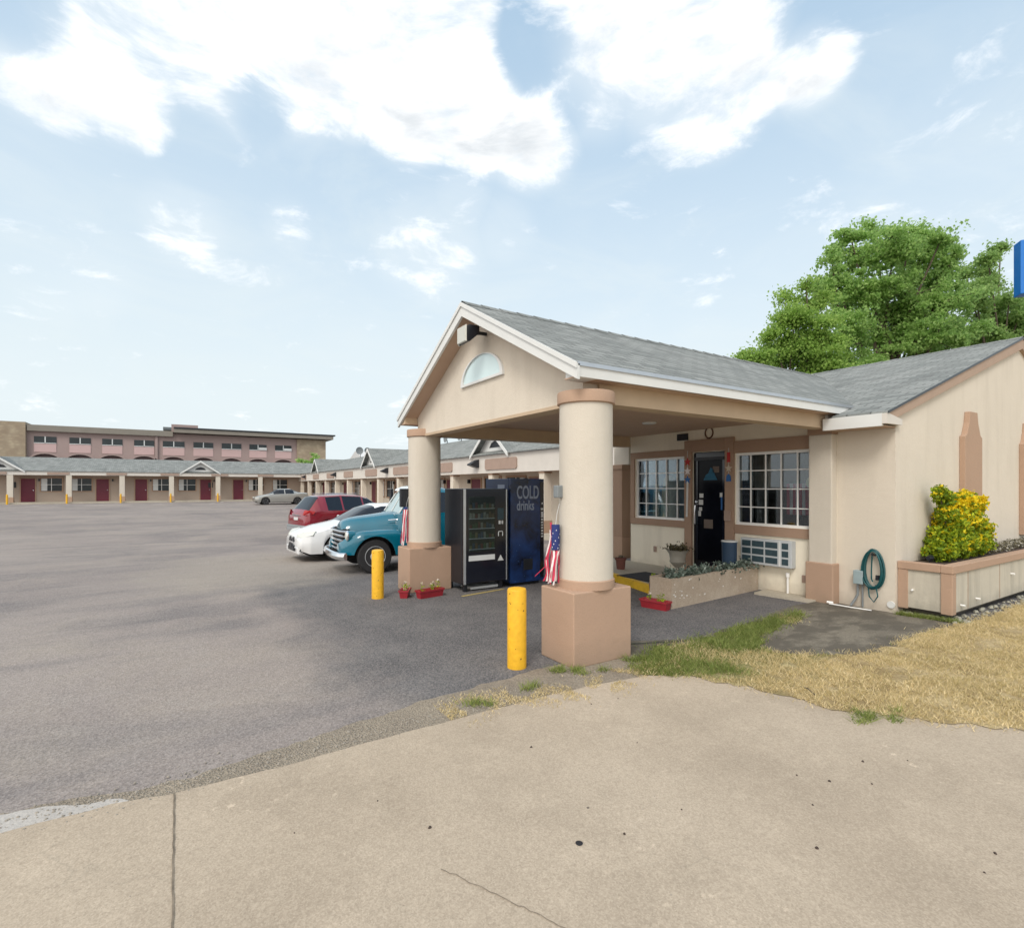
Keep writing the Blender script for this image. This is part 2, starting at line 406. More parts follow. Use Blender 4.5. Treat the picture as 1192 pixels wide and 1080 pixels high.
sheet('crumbled_concrete', ragged([(-9, -.62), (-9, -.38), (-5.2, -.36), (-4.55, -.36), (-4.25, -.44), (-4.0, -.52), (-3.9, -.6), (-4.4, -.61)], .02, .05, 8), .0065, M['crumb'])
sheet('old_slab', ragged([(1.5, -.2), (2.8, -.1), (4.0, .1), (4.88, .1), (4.88, -1.6), (5.6, -1.7), (3.4, -1.9), (2.2, -1.6), (1.3, -1.1)], .02, .1, 9), .0115, M['conc2'])
sheet('light_slab', ragged([(.45, .25), (1.5, -.2), (1.7, -.45), (.9, -.6), (.42, -.5)], .012, .08, 19), .0045, M['conc2'])
grass_pts = [(.05, -.72), (.38, -.42), (.78, -.24), (1.7, -.29), (2.77, -.17), (3.91, -.14), (3.38, -.42), (2.3, -.56), (1.85, -.80), (1.75, -1.05), (2.18, -1.38), (2.66, -1.62), (3.49, -1.58), (4.5, -1.62), (5.0, -1.66), (5.37, -1.68), (8.2, -1.70), (30, -1.75), (30, -30), (9, -30), (3.4, -4.6), (1.95, -3.35), (1.57, -3.0), (1.2, -2.66), (.92, -2.27), (.76, -2.0), (.66, -1.5), (.42, -1.0)]
sheet('lawn_soil', ragged(grass_pts, .045, .05, 11), .0135, M['turf'])
# control joints of the apron: shallow dark grooves lying on the slab
jt = MB()
def strip(mb, pts, w, z):
    for (a, b) in zip(pts, pts[1:]):
        d = Vector((b[0]-a[0], b[1]-a[1])).normalized(); n = Vector((-d.y, d.x))*w/2
        mb.add([(a[0]+n.x, a[1]+n.y, z), (b[0]+n.x, b[1]+n.y, z), (b[0]-n.x, b[1]-n.y, z), (a[0]-n.x, a[1]-n.y, z)], [(0, 1, 2, 3)])
def wob(a, b, k, amp, seed):
    r = random.Random(seed); return [(a[0]+(b[0]-a[0])*i/k+r.uniform(-amp, amp), a[1]+(b[1]-a[1])*i/k+r.uniform(-amp, amp)) for i in range(k+1)]
strip(jt, wob((-3.682, -.66), (-3.672, -9), 160, .0025, 1), .008, .0125)
struct('slab_joint', jt, plain('joint_dirt', (.17, .14, .105), .95, .7, 14))
cw = MB(); strip(cw, wob((-2.62, -2.05), (-2.20, -2.9), 34, .006, 4), .004, .0125)
struct('slab_crack', cw, plain('crack_dirt', (.20, .16, .12), .95, .3, 30))
ck = MB(); strip(ck, wob((.42, .14), (1.45, -.28), 22, .02, 6), .03, .0095)
struct('asphalt_crack', ck, plain('asphalt_crack_dirt', (.045, .05, .04), .95, .4, 30))

# walkway in front of the office, its kerb painted yellow
wk = MB().prism([(3.10, 1.62), (3.12, 2.0), (3.55, 3.7), (3.75, 5.6), (4.9, 5.6), (4.9, 1.62)], 'z', 0, .13)
struct('office_walkway', wk, M['walk'])
kb = MB().prism([(3.0, 1.60), (3.02, 2.0), (3.45, 3.7), (3.548, 3.7), (3.118, 2.0), (3.098, 1.60)], 'z', 0, .136)
struct('yellow_kerb', kb, plain('kerb_yellow', (.72, .45, .03), .6, .2, 8, .2))
struct('footing_strip', MB().prism([(4.55, .1), (4.45, .95), (4.9, 1.0), (4.9, .05)], 'z', 0, .035), M['walk'])
struct('motel_walkway', B(7.35, 5.6, -.3, 9.0, 56, .10), M['walk'])
struct('far_walkway', B(-45, 55.6, 0, 9.0, 57.5, .42), M['walk'])
# worn yellow mark by the vending machines, stall lines at the far row
ym = MB(); strip(ym, [(.25, 3.40), (1.15, 3.56)], .07, .005); struct('faded_yellow_line', ym, plain('worn_yellow', (.42, .33, .12), .8, .3, 20))
ln = MB()
for x in [-24.2+4.05*i for i in range(7)]: strip(ln, [(x-1.5, 49.5), (x, 54.8)], .10, .30)
for i in range(len(ln.v)): x, y, z = ln.v[i]; ln.v[i] = (x, y, gz(x, y)+.012)
struct('stall_lines', ln, plain('worn_white_line', (.5, .48, .45), .8, .2, 5))

# ------------------------------------------------------------------ office
OFF = thing('motel_office', 'cream stucco motel office with grey shingle gable canopy on two round columns', 'building', (4.9, 2, 0))
P_ = lambda mb, name, m, par=None, **k: mb.build(name, m, par or OFF, **k)
X0 = 4.9
HOLES = [(2.70, 4.10, 1.11, 2.40), (1.80, 2.55, .13, 2.46), (.22, 1.62, 1.11, 2.40)]  # y0,y1,z0,z1
w = MB()
W1 = X0+.22
def wallstrip(y0, y1, z0, z1): w.box(X0, y0, z0, W1, y1, z1)
wallstrip(-.14, .22, 0, 2.72); wallstrip(.22, 1.62, 0, 1.11); wallstrip(.22, 1.62, 2.40, 2.99); wallstrip(1.62, 1.80, 0, 2.99)
wallstrip(1.80, 2.55, 2.46, 2.99); wallstrip(2.55, 2.70, 0, 2.99); wallstrip(2.70, 4.10, 0, 1.11); wallstrip(2.70, 4.10, 2.40, 2.99); wallstrip(4.10, 4.24, 0, 2.99)
wallstrip(-.06, .22, 2.72, 2.99)
P_(w, 'wall', M['facade'])
# gable end wall and the back and side of the block
gw = MB().prism([(X0, 0), (15.4, 0), (15.4, 2.72), (10.15, 4.50), (X0, 2.78)], 'y', -.92, -.70)
P_(gw, 'wall', M['pink'])
P_(MB().box(X0, -.70, 0, W1, -.14, 2.72), 'wall', M['pink'])
P_(MB().box(X0+.22, 4.02, 0, 15.4, 4.24, 2.95).box(15.2, -.7, 0, 15.4, 4.02, 2.72), 'wall', M['cream'])
# interior seen through the panes
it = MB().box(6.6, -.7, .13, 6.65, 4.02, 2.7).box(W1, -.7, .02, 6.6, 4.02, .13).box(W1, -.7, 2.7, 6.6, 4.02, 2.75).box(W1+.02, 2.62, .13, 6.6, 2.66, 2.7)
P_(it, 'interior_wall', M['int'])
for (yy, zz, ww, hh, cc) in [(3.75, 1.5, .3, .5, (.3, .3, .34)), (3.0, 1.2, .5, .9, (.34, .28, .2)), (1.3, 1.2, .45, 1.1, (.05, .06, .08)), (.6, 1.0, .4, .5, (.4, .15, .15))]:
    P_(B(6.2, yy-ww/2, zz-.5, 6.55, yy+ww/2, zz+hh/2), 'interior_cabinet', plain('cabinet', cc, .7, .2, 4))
# curtain behind left panes: wavy sheet
def curtain(y0, y1, z0, z1, x, amp=.03, n=60):
    mb = MB(); vs = []; 
    for i in range(n+1):
        y = y0+(y1-y0)*i/n; xx = x+amp*math.sin(i*1.1)+amp*.5*math.sin(i*.37)
        vs += [(xx, y, z0), (xx, y, z1)]
    mb.add(vs, [(2*i, 2*i+2, 2*i+3, 2*i+1) for i in range(n)]); mb.smooth = True; return mb
P_(curtain(3.0, 4.08, 1.1, 2.42, 5.42), 'curtain', M['drape'])
P_(curtain(1.30, 1.55, 1.1, 2.42, 5.40), 'curtain', plain('grey_curtain', (.3, .29, .27), .9, .15, 5))
P_(curtain(.2, .8, 1.9, 2.42, 5.46), 'curtain', plain('tan_valance', (.28, .24, .17), .9, .15, 5))
# window frames with muntins
def office_window(y0, y1, z0, z1, cols, rows):
    fr = MB(); t = .045; x0, x1 = X0+.03, X0+.10
    fr.box(x0, y0, z0, x1, y1, z0+t).box(x0, y0, z1-t, x1, y1, z1).box(x0, y0, z0+t, x1, y0+t, z1-t).box(x0, y1-t, z0+t, x1, y1, z1-t)
    f = P_(fr, 'window', M['vinyl'])
    mu = MB()
    for i in range(1, cols): y = y0+(y1-y0)*i/cols; mu.box(x0+.01, y-.009, z0+t, x0+.035, y+.009, z1-t)
    for j in range(1, rows): z = z0+(z1-z0)*j/rows; mu.box(x0+.013, y0+t, z-.009, x0+.032, y1-t, z+.009)
    mu.build('muntins', M['vinyl'], f, org=ORG[OFF.name]); 
    B(x0+.04, y0+t, z0+t, x0+.046, y1-t, z1-t).build('pane', M['glass'], f, org=ORG[OFF.name])
    return f
office_window(2.70, 4.10, 1.11, 2.40, 5, 4); office_window(.22, 1.62, 1.11, 2.40, 5, 4)
# brown stucco bands round windows and door
tr = MB(); xo = X0-.035
tr.box(xo, 2.72, 2.40, X0, 4.24-.02, 2.54).box(xo, 2.72, 0.97, X0, 4.22, 1.11).box(xo, 4.10, 1.11, X0, 4.22, 2.40)
tr.box(xo-.02, 2.55, .13, X0, 2.72, 2.70).box(xo-.02, 1.62, .13, X0, 1.80, 2.70).box(xo-.02, 1.80, 2.47, X0, 2.55, 2.70)
tr.box(xo, .13, 2.40, X0, 1.62, 2.62).box(xo, .13, .95, X0, 1.62, 1.11)
P_(tr, 'trim_band', M['brown'], bevel=.006)
# door
dr = MB().box(X0+.02, 1.81, .135, X0+.07, 1.90, 2.45).box(X0+.02, 2.45, .135, X0+.07, 2.54, 2.45).box(X0+.02, 1.90, 2.33, X0+.07, 2.45, 2.45).box(X0+.02, 1.90, .135, X0+.07, 2.45, .36)
door = P_(dr, 'door', M['blackgloss'])
oo = ORG[OFF.name]
B(X0+.04, 1.90, .36, X0+.046, 2.45, 2.33).build('door_glass', M['doorglass'], door, org=oo)
MB().prism([(2.02, 1.92), (2.33, 1.92), (2.28, 2.02), (2.22, 2.05), (2.17, 2.16), (2.10, 2.12), (2.08, 2.03)], 'x', X0+.034, X0+.038).build('window_decoration', plain('blue_decoration', (.01, .11, .20), .6, .3, 12), door, org=oo)
MB().tube([(X0+.02, 2.46, 1.05), (X0-.05, 2.46, 1.07), (X0-.06, 2.46, 1.25), (X0-.05, 2.46, 1.43), (X0+.02, 2.46, 1.45)], .012).tube([(X0+.0, 2.455, 1.50), (X0-.035, 2.455, 1.50)], .022).build('handle', M['chrome'], door, org=oo, smooth=True)
B(X0-.02, 1.84, 2.30, X0+.02, 2.5, 2.36).build('door_closer', M['black'], door, org=oo)
for (y, z, a, b, m) in [(2.38, 1.62, .09, .08, 'lightgrey'), (2.39, 1.49, .10, .10, 'lightgrey'), (2.40, 1.36, .07, .07, 'lightgrey'), (2.42, 1.27, .06, .1, 'lightgrey'), (1.93, 1.64, .07, .08, 'lightgrey'), (1.92, 1.48, .05, .24, 'starblue'), (2.22, 1.08, .20, .17, 'int'), (2.05, 2.12, .14, .12, 'int')]:
    B(X0+.034, y-a/2, z-b/2, X0+.038, y+a/2, z+b/2).build('sticker', M[m], door, org=oo)
B(X0-.10, 1.66, 1.17, X0-.056, 1.78, 1.36).build('mail_slot_box', M['plate'], OFF)
B(5.35, 1.6, 1.75, 5.4, 2.5, 2.3).build('interior_poster', plain('blue_poster', (.02, .12, .22), .7, .5, 4), OFF)
# pilasters (cream shaft, tan plinth, brown neck)
def pilaster(x0, x1, y0, y1, zb, zp, zt):
    s = P_(B(x0, y0, zb, x1, y1, zt-.10), 'pilaster', M['cream'], bevel=.015)
    B(x0-.035, y0-.035, 0, x1, y1+.035, zp).build('plinth', M['tan'], s, org=oo, bevel=.015)
    B(x0-.012, y0-.012, zt-.10, x1, y1+.012, zt).build('neck', M['brown'], s, org=oo)
pilaster(4.74, 4.9, -.14, .21, .3, .62, 2.70)
s = P_(B(5.0, 4.62, .6, 5.35, 4.95, 2.20), 'pilaster', M['brown'], bevel=.01)
B(4.96, 4.58, .13, 5.39, 4.99, .62).build('plinth', M['tan'], s, org=oo); B(4.97, 4.59, 2.20, 5.38, 4.98, 2.30).build('neck', M['brown'], s, org=oo)
P_(B(5.02, 4.42, 2.30, 5.33, 4.9, 2.75), 'post_block', M['cream'])
# round columns on square plinths
for cy in (0, 4.36):
    prof = [(.285, .73), (.285, 2.66)]
    col = P_(MB().lathe([(.286, .80), (.283, 1.8), (.28, 2.66)], (0, cy, 0), 64), 'column', M['cream'], smooth=True)
    B(-.385, cy-.27, 0, .395, cy+.28, .745).build('plinth', M['tan'], col, org=oo, bevel=.012)
    MB().lathe([(.30, .745), (.30, .83), (.288, .84)], (0, cy, 0), 64).build('collar', M['tan'], col, org=oo, smooth=True)
    MB().lathe([(.287, 2.655), (.305, 2.665), (.305, 2.775), (.30, 2.785)], (0, cy, 0), 64).build('capital', M['tan'], col, org=oo, smooth=True)
# canopy: gable wall, beams, soffit, roof, boards
YC, ZR, YE0, YE1, ZE = 2.18, 4.33, -.28, 4.65, 3.03
SL = (ZR-ZE)/(YC-YE0)
def zroof(y): return ZR-SL*abs(y-YC)
TH = .10
gw = MB().prism([(-.07, 2.70), (4.42, 2.70), (4.42, zroof(4.42)-TH), (YC, ZR-TH), (-.07, zroof(-.07)-TH)], 'x', -.10, .10)
P_(gw, 'gable_panel', M['pink'])
P_(MB().box(-.11, -.075, 2.66, .11, 4.425, 2.70), 'gable_edge_trim', M['beam'])
P_(B(.10, -.10, 2.68, 4.895, .12, 2.97), 'beam', M['beam']); P_(B(.10, 4.24, 2.68, 4.895, 4.46, 2.97), 'beam', M['beam'])
P_(B(4.62, -.14, 2.70, 4.895, -.101, 2.94), 'beam_end', M['fascia'])
P_(B(.10, .12, 2.90, 4.895, 4.24, 2.94), 'ceiling', M['soffit'])
MB().lathe([(.10, 2.875), (.12, 2.885), (.12, 2.90)], (1.1, 1.15, 0), 24).build('recessed_light', M['white'], OFF, smooth=True)
MB().lathe([(.10, 2.875), (.12, 2.885), (.12, 2.90)], (3.2, 2.1, 0), 24).build('recessed_light', M['white'], OFF, smooth=True)
# roof slabs; the canopy ridge dies into the main slope
MS = .328; XE, ZME = 4.5, 2.83
def xm(z): return XE+(z-ZME)/MS
rf = MB()
xa, xb = xm(ZE), xm(ZR)
rf.add([(-.37, YE0, ZE), (xa, YE0, ZE), (xb, YC, ZR), (-.37, YC, ZR), (-.37, YE0, ZE-.03), (xa, YE0, ZE-.03), (xb, YC, ZR-.03), (-.37, YC, ZR-.03)],
       [(0, 1, 2, 3), (4, 7, 6, 5), (0, 4, 5, 1), (0, 3, 7, 4), (1, 5, 6, 2)])
rf.add([(-.37, YE1, ZE), (xa, YE1, ZE), (xb, YC, ZR), (-.37, YC, ZR), (-.37, YE1, ZE-.03), (xa, YE1, ZE-.03), (xb, YC, ZR-.03), (-.37, YC, ZR-.03)],
       [(3, 2, 1, 0), (5, 6, 7, 4), (1, 5, 4, 0), (4, 7, 3, 0), (2, 6, 5, 1)])
P_(rf, 'roof', M['shx'])
rc = MB()   # ridge caps
k = 0; x = -.37
while x < xb-.2:
    rc.add([(x, YC-.14, ZR-.14*SL+.008), (x+.31, YC-.14, ZR-.14*SL+.004), (x+.31, YC, ZR+.014), (x, YC, ZR+.024), (x, YC+.14, ZR-.14*SL+.008), (x+.31, YC+.14, ZR-.14*SL+.004)], [(0, 1, 2, 3), (3, 2, 5, 4)]); x += .3
P_(rc, 'ridge_caps', M['shx'])
ZMR = ZME+MS*(10.15-XE)
mr = MB()
YM0, YM1 = -.99, 4.9
mr.add([(XE, YM0, ZME), (10.15, YM0, ZMR), (10.15, YM1, ZMR), (XE, YM1, ZME), (XE, YM0, ZME-.03), (10.15, YM0, ZMR-.03), (10.15, YM1, ZMR-.03), (XE, YM1, ZME-.03)],
       [(0, 1, 2, 3), (7, 6, 5, 4), (0, 4, 5, 1), (3, 7, 4, 0), (2, 6, 7, 3)])
# left out: the strip of main roof under the canopy span is buried below its slabs, so cut it short there
mr2 = MB()
mr.v = []; mr.f = []; mr.m = []
def slope_poly(pts): 
    n = len(pts); up = [(x, y, ZME+MS*(x-XE)) for x, y in pts]; dn = [(x, y, z-.03) for x, y, z in up]
    mr.add(up+dn, [tuple(range(n)), tuple(range(2*n-1, n-1, -1))]+[(i, (i+1) % n, n+(i+1) % n, n+i) for i in range(n)])
slope_poly([(XE, YM0), (10.15, YM0), (10.15, YM1), (xa, YM1), (xa, YE1-.0), (xb-.005, YC), (xa, YE0), (XE, YE0+.02)])
mr.add([(10.15, YM0, ZMR), (15.6, YM0, ZMR-MS*5.45), (15.6, YM1, ZMR-MS*5.45), (10.15, YM1, ZMR)], [(0, 1, 2, 3)])
P_(mr, 'roof', M['shy'])
mcap = MB(); y = YM0
while y < YM1:
    mcap.add([(10.02, y, ZMR-.035), (10.02, y+.31, ZMR-.04), (10.15, y+.31, ZMR+.012), (10.15, y, ZMR+.02), (10.28, y, ZMR-.035), (10.28, y+.31, ZMR-.04)], [(0, 1, 2, 3), (3, 2, 5, 4)]); y += .3
P_(mcap, 'ridge_caps', M['shy'])
P_(MB().prism([(YE0-.015, ZE-.035), (YE0-.015, ZE-.15), (YE0+.012, ZE-.15), (YE0+.012, ZE-.035)], 'x', -.34, xa-.12), 'fascia_board', M['white'])
P_(MB().prism([(YE1-.012, ZE-.035), (YE1-.012, ZE-.15), (YE1+.015, ZE-.15), (YE1+.015, ZE-.035)], 'x', -.34, xa-.12), 'fascia_board', M['white'])
P_(MB().prism([(YE0-.03, ZE-.005), (YE0-.03, ZE-.045), (YE0-.015, ZE-.045), (YE0-.015, ZE-.005)], 'x', -.36, xa-.03), 'drip_edge', M['alu'])
# sloping soffits along the eaves and behind the rakes
for s_ in (0, 1):
    ye = YE0 if s_ == 0 else YE1; yb = -.07 if s_ == 0 else 4.42
    P_(MB().prism([(ye, ZE-.15), (yb, ZE-.15), (yb, ZE-.135), (ye, ZE-.135)], 'x', -.34, 4.9), 'soffit', M['soffit'])
# rake boards
rb = MB()
for sg in (-1, 1):
    y1 = YE0-.03 if sg < 0 else YE1+.03
    q = [(y1, zroof(y1)-.012), (YC, ZR-.012), (YC, ZR-.19), (y1, zroof(y1)-.165)]
    rb.prism(q, 'x', -.375, -.34)
P_(rb, 'rake_board', M['white'])
rb = MB()
for sg in (-1, 1):
    y1 = YE0-.035 if sg < 0 else YE1+.035
    q = [(y1, zroof(y1)+.002), (YC, ZR+.002), (YC, ZR-.055), (y1, zroof(y1)-.055)]
    rb.prism(q, 'x', -.392, -.376)
P_(rb, 'rake_trim', M['white'])
sr = MB()
for sg in (-1, 1):
    y1 = YE0+.02 if sg < 0 else YE1-.02
    sr.prism([(y1, zroof(y1)-.145), (YC, ZR-.145), (YC, ZR-.125), (y1, zroof(y1)-.125)], 'x', -.338, -.101)
P_(sr, 'rake_soffit', M['soffit'])
# boxed eave returns
P_(MB().prism([(YE0-.005, ZE-.151), (YE0+.20, ZE-.151), (YE0+.20, ZE-.03), (YE0+.1, ZE-.03), (YE0-.005, ZE-.09)], 'x', -.335, -.101), 'eave_return', M['white'])
P_(MB().prism([(YE1+.005, ZE-.151), (YE1-.22, ZE-.151), (YE1-.22, ZE-.0), (YE1-.1, ZE-.03), (YE1+.005, ZE-.09)], 'x', -.335, -.101), 'eave_return', M['beam'])
# half-round window
def arc(cy, cz, r, n=28): return [(cy+r*math.cos(PI*i/n), cz+r*math.sin(PI*i/n)*.64) for i in range(n+1)]
hw = MB(); a = arc(2.09, 3.25, .60); b = arc(2.09, 3.285, .53)
n = len(a); hw.v = [(-.135, y, z) for y, z in a]+[(-.135, y, z) for y, z in b]+[(-.10, y, z) for y, z in a]+[(-.10, y, z) for y, z in b]
for i in range(n): 
    j = (i+1) % n; hw.f += [(i, j, n+j, n+i), (2*n+i, 2*n+j, j, i), (n+i, n+j, 3*n+j, 3*n+i)]; hw.m += [0, 0, 0]
hf = P_(hw, 'half_round_window', M['white'])
MB().prism(b, 'x', -.112, -.1005).build('pane', M['halfglass'], hf, org=oo)
# floodlight under the peak
fl = MB().prism([(-.48, 3.73), (-.48, 3.90), (-.42, 3.94), (-.27, 3.94), (-.27, 3.84), (-.42, 3.71)], 'y', 1.85, 2.09)
fx = P_(fl, 'floodlight', M['black'], bevel=.008)
MB().add([(-.488, 1.85, 3.715), (-.488, 2.08, 3.715), (-.488, 2.08, 3.915), (-.488, 1.85, 3.915), (-.47, 1.84, 3.705), (-.47, 2.09, 3.705), (-.47, 2.09, 3.93), (-.47, 1.84, 3.93)], [(0, 1, 2, 3), (4, 5, 1, 0), (5, 6, 2, 1), (6, 7, 3, 2), (7, 4, 0, 3)]).build('lens', M['lampglass'], fx, org=oo)
MB().prism([(-.45, 3.69), (-.47, 3.71), (-.40, 3.71), (-.3, 3.80), (-.3, 3.83)], 'y', 2.091, 2.10).build('bezel', M['lightgrey'], fx, org=oo)
MB().tube([(-.30, 1.97, 3.86), (-.20, 1.97, 3.88), (-.10, 1.97, 3.88)], .025).build('bracket', M['black'], fx, org=oo)
# main eave fascia, return and rake board on the end wall
P_(MB().prism([(XE-.02, ZME-.03), (XE-.02, ZME-.20), (XE+.02, ZME-.20), (XE+.02, ZME-.02)], 'y', -.924, -.14), 'fascia_board', M['white'])
P_(MB().box(XE+.02, -.92, ZME-.20, 4.9, -.14, ZME-.185), 'soffit', M['soffit'])
P_(MB().prism([(XE-.02, ZME-.17), (4.95, ZME-.17), (4.95, ZME-.09), (XE+.05, ZME-.03), (XE-.02, ZME-.03)], 'y', -.985, -.925), 'eave_return', M['fascia'])
rk = MB().prism([(XE+.02, ZME-.035), (10.15, ZMR-.035), (15.6, ZMR-MS*5.45-.035), (15.6, ZMR-MS*5.45-.22), (10.15, ZMR-.22), (XE+.02, ZME-.16)], 'y', -.98, -.921)
P_(rk, 'rake_board', plain('rake_board_tan', (.40, .29, .22), .8, .08))
P_(MB().prism([(XE, ZME-.032), (10.15, ZMR-.032), (10.15, ZMR-.002), (XE, ZME-.002)], 'y', -1.0, -.99), 'drip_edge', M['black'])
# decorative flat piers on the end wall
def pier(xc, zb):
    q = [(-.38, zb), (.38, zb), (.38, 2.62), (.30, 2.66), (.20, 2.86), (.16, 3.04), (-.16, 3.04), (-.20, 2.86), (-.30, 2.66), (-.38, 2.62)]
    return P_(MB().prism([(xc+a, b) for a, b in q], 'y', -1.0, -.921), 'wall_pier', M['tan'], bevel=.006)
pier(7.58, .86); pier(10.55, .86)
# through-wall air conditioner
ac = P_(MB().box(X0-.13, .50, .455, X0-.001, 1.42, .90), 'air_conditioner', M['acw'], bevel=.01)
gr = MB()
for (ya, yb) in [(.555, .665), (.74, .955), (.985, 1.20), (1.225, 1.39)]:
    for za in (.50, .63, .76): gr.box(X0-.134, ya, za, X0-.1305, yb, za+.10)
gr.build('grille', M['acg'], ac, org=oo)
MB().box(X0-.14, .69, .47, X0-.131, .715, .885).build('grille_bar', M['white'], ac, org=oo)
for (y, z) in [(3.52, .47), (.36, .30)]: P_(B(X0-.02, y-.035, z-.06, X0-.001, y+.035, z+.06), 'outlet_cover', M['plate'])
P_(B(X0-.03, 2.66, 2.72, X0-.001, 2.92, 2.85), 'number_plaque', M['black'])
pv = MB().tube([(X0-.05, .61, .36), (X0-.05, .61, .02)], .018).lathe([(.03, .30), (.03, .37)], (X0-.05, .61, 0), 12)
P_(pv, 'drain_pipe', M['vinyl'], smooth=True)
P_(MB().lathe([(.05, 0), (.05, .07), (.02, .07)], (X0-.02, -.87, .12), 12, axis='x'), 'drain_spout', M['white'])
for cy, lab in ((.06, 'n'), (4.42, 'f')):  # near: speaker on the column; far: dark box standing in for the truck's mirror
    P_(B(-.345 if lab == 'n' else -.42, cy-.02, 1.68 if lab == 'n' else 1.44, -.26, cy+.06, 1.81 if lab == 'n' else 1.76), 'column_box', M['conduit'] if lab == 'n' else M['black'], bevel=.01)

# horseshoe over the door
hs = MB().tube([(X0-.01, 2.17+.085*math.sin(a), 2.82-.085*math.cos(a)*1.2) for a in [R(d) for d in range(-150, 151, 15)]], .014, 6)
setp(hs.build('horseshoe', plain('rusty_iron', (.12, .06, .035), .7, .2, 30), org=(X0-.01, 2.17, 2.8), smooth=True), 'small rusty horseshoe nailed above the dark office door', 'horseshoe')
# hanging star banners either side of the door
def star(mb, y, z, r, x=X0-.07):
    pts = [(y+(r if i % 2 == 0 else r*.42)*math.sin(i*PI/5), z+(r if i % 2 == 0 else r*.42)*math.cos(i*PI/5)) for i in range(10)]
    mb.prism(pts, 'x', x, x+.012)
sb = thing('star_banner', 'string of red, white and blue stars hanging left of the dark office door', 'star banner', (X0-.07, 2.63, 2.3), 'star banners beside the door')
for z, m in ((2.28, 'starred'), (2.10, 'flagwhite'), (1.93, 'starblue')):
    mb = MB(); star(mb, 2.63, z, .085); mb.build('star', M[m], sb)
MB().tube([(X0-.06, 2.63, 2.5), (X0-.06, 2.63, 1.9)], .004, 5).tube([(X0-.06, 2.63, 1.9), (X0-.06, 2.65, 1.2)], .02, 6).build('cord', M['lightgrey'], sb)
sb = thing('star_banner', 'string of rusty red, pale and blue ornaments hanging right of the dark office door', 'star banner', (X0-.07, 1.71, 2.3), 'star banners beside the door')
for z, m in ((2.33, 'starred'), (2.13, 'petal'), (1.95, 'starblue')):
    mb = MB()
    if m == 'starred': mb.box(X0-.07, 1.68, z-.09, X0-.058, 1.74, z+.09)
    elif m == 'petal': star(mb, 1.71, z, .075)
    else: mb.prism([(1.66, z-.06), (1.76, z-.06), (1.75, z+.04), (1.71, z+.08), (1.67, z+.04)], 'x', X0-.07, X0-.058)
    mb.build('ornament', M[m], sb)
MB().tube([(X0-.06, 1.71, 2.5), (X0-.06, 1.71, 1.9)], .004, 5).build('cord', M['lightgrey'], sb)
# items inside the windows
ds = MB().lathe([(.19, 1.12), (.18, 1.4), (.15, 1.75), (.12, 1.95), (.09, 2.0), (.05, 2.05)], (5.16, 3.36, 0), 20)
ds.lathe([(.09, 1.15), (.08, 1.5), (.05, 1.85)], (5.12, 3.68, 0), 12)
setp(ds.build('hanging_dress', M['dress'], org=(5.4, 3.3, 1.1), smooth=True), 'cream dress displayed behind the left office window', 'dress')
bd = MB().lathe([(.12, 1.95), (.15, 2.1), (.08, 2.32), (.03, 2.38)], (5.24, 3.38, 0), 14)
setp(bd.build('fabric_hood', M['drape'], org=(5.38, 3.32, 1.95), smooth=True), 'pale blue fabric draped above the cream dress in the left window', 'fabric')
yc = MB().lathe([(.10, 0), (.10, .02), (.09, .025)], (5.12, .36, 1.86), 24, axis='x')
setp(yc.build('round_window_sign', plain('pale_yellow', (.7, .62, .3), .5, .1, 8), org=(5.12, .36, 1.86)), 'round pale yellow disc inside the right office window', 'disc')
rwf = MB()
for i in range(7): rwf.box(5.5, .62+i*.055, 1.30, 5.51, .62+i*.055+.055, 1.85, mi=i % 2)
setp(rwf.build('striped_flag', [M['flagred'], M['flagwhite']], org=(5.5, .8, 1.3)), 'red and white striped flag seen inside the right office window', 'flag')

# ------------------------------------------------------------------ foliage helper
def leaves(name, mat, pts, size, parent=None, org=(0, 0, 0), up=.0, aspect=1.6, var=.5):
    """pts Nx3; random oriented rhombic leaves"""
    n = len(pts); pts = np.asarray(pts, dtype=float)-np.asarray(org, dtype=float)
    d = RNG.normal(size=(n, 3)); d[:, 2] += up; d /= np.linalg.norm(d, axis=1)[:, None]
    e = RNG.normal(size=(n, 3)); e -= d*(e*d).sum(1)[:, None]; e /= np.linalg.norm(e, axis=1)[:, None]
    s = size*(1-var/2+var*RNG.random(n))[:, None]
    nn = np.cross(d, e)*s*.12
    a = pts-d*s*.5; b = pts+e*s*.5/aspect+nn; c = pts+d*s*.5; f = pts-e*s*.5/aspect+nn
    V = np.stack([a, b, c, f], 1).reshape(-1, 3)
    me = bpy.data.meshes.new(name); me.vertices.add(4*n); me.vertices.foreach_set('co', V.ravel())
    me.loops.add(4*n); me.loops.foreach_set('vertex_index', np.arange(4*n, dtype=np.int32))
    me.polygons.add(n); me.polygons.foreach_set('loop_start', np.arange(0, 4*n, 4, dtype=np.int32))
    me.update(calc_edges=True); me.materials.append(mat)
    o = bpy.data.objects.new(name, me); C.objects.link(o)
    if parent: o.parent = parent
    else: o.location = org
    ORG[o.name] = Vector(org); return o

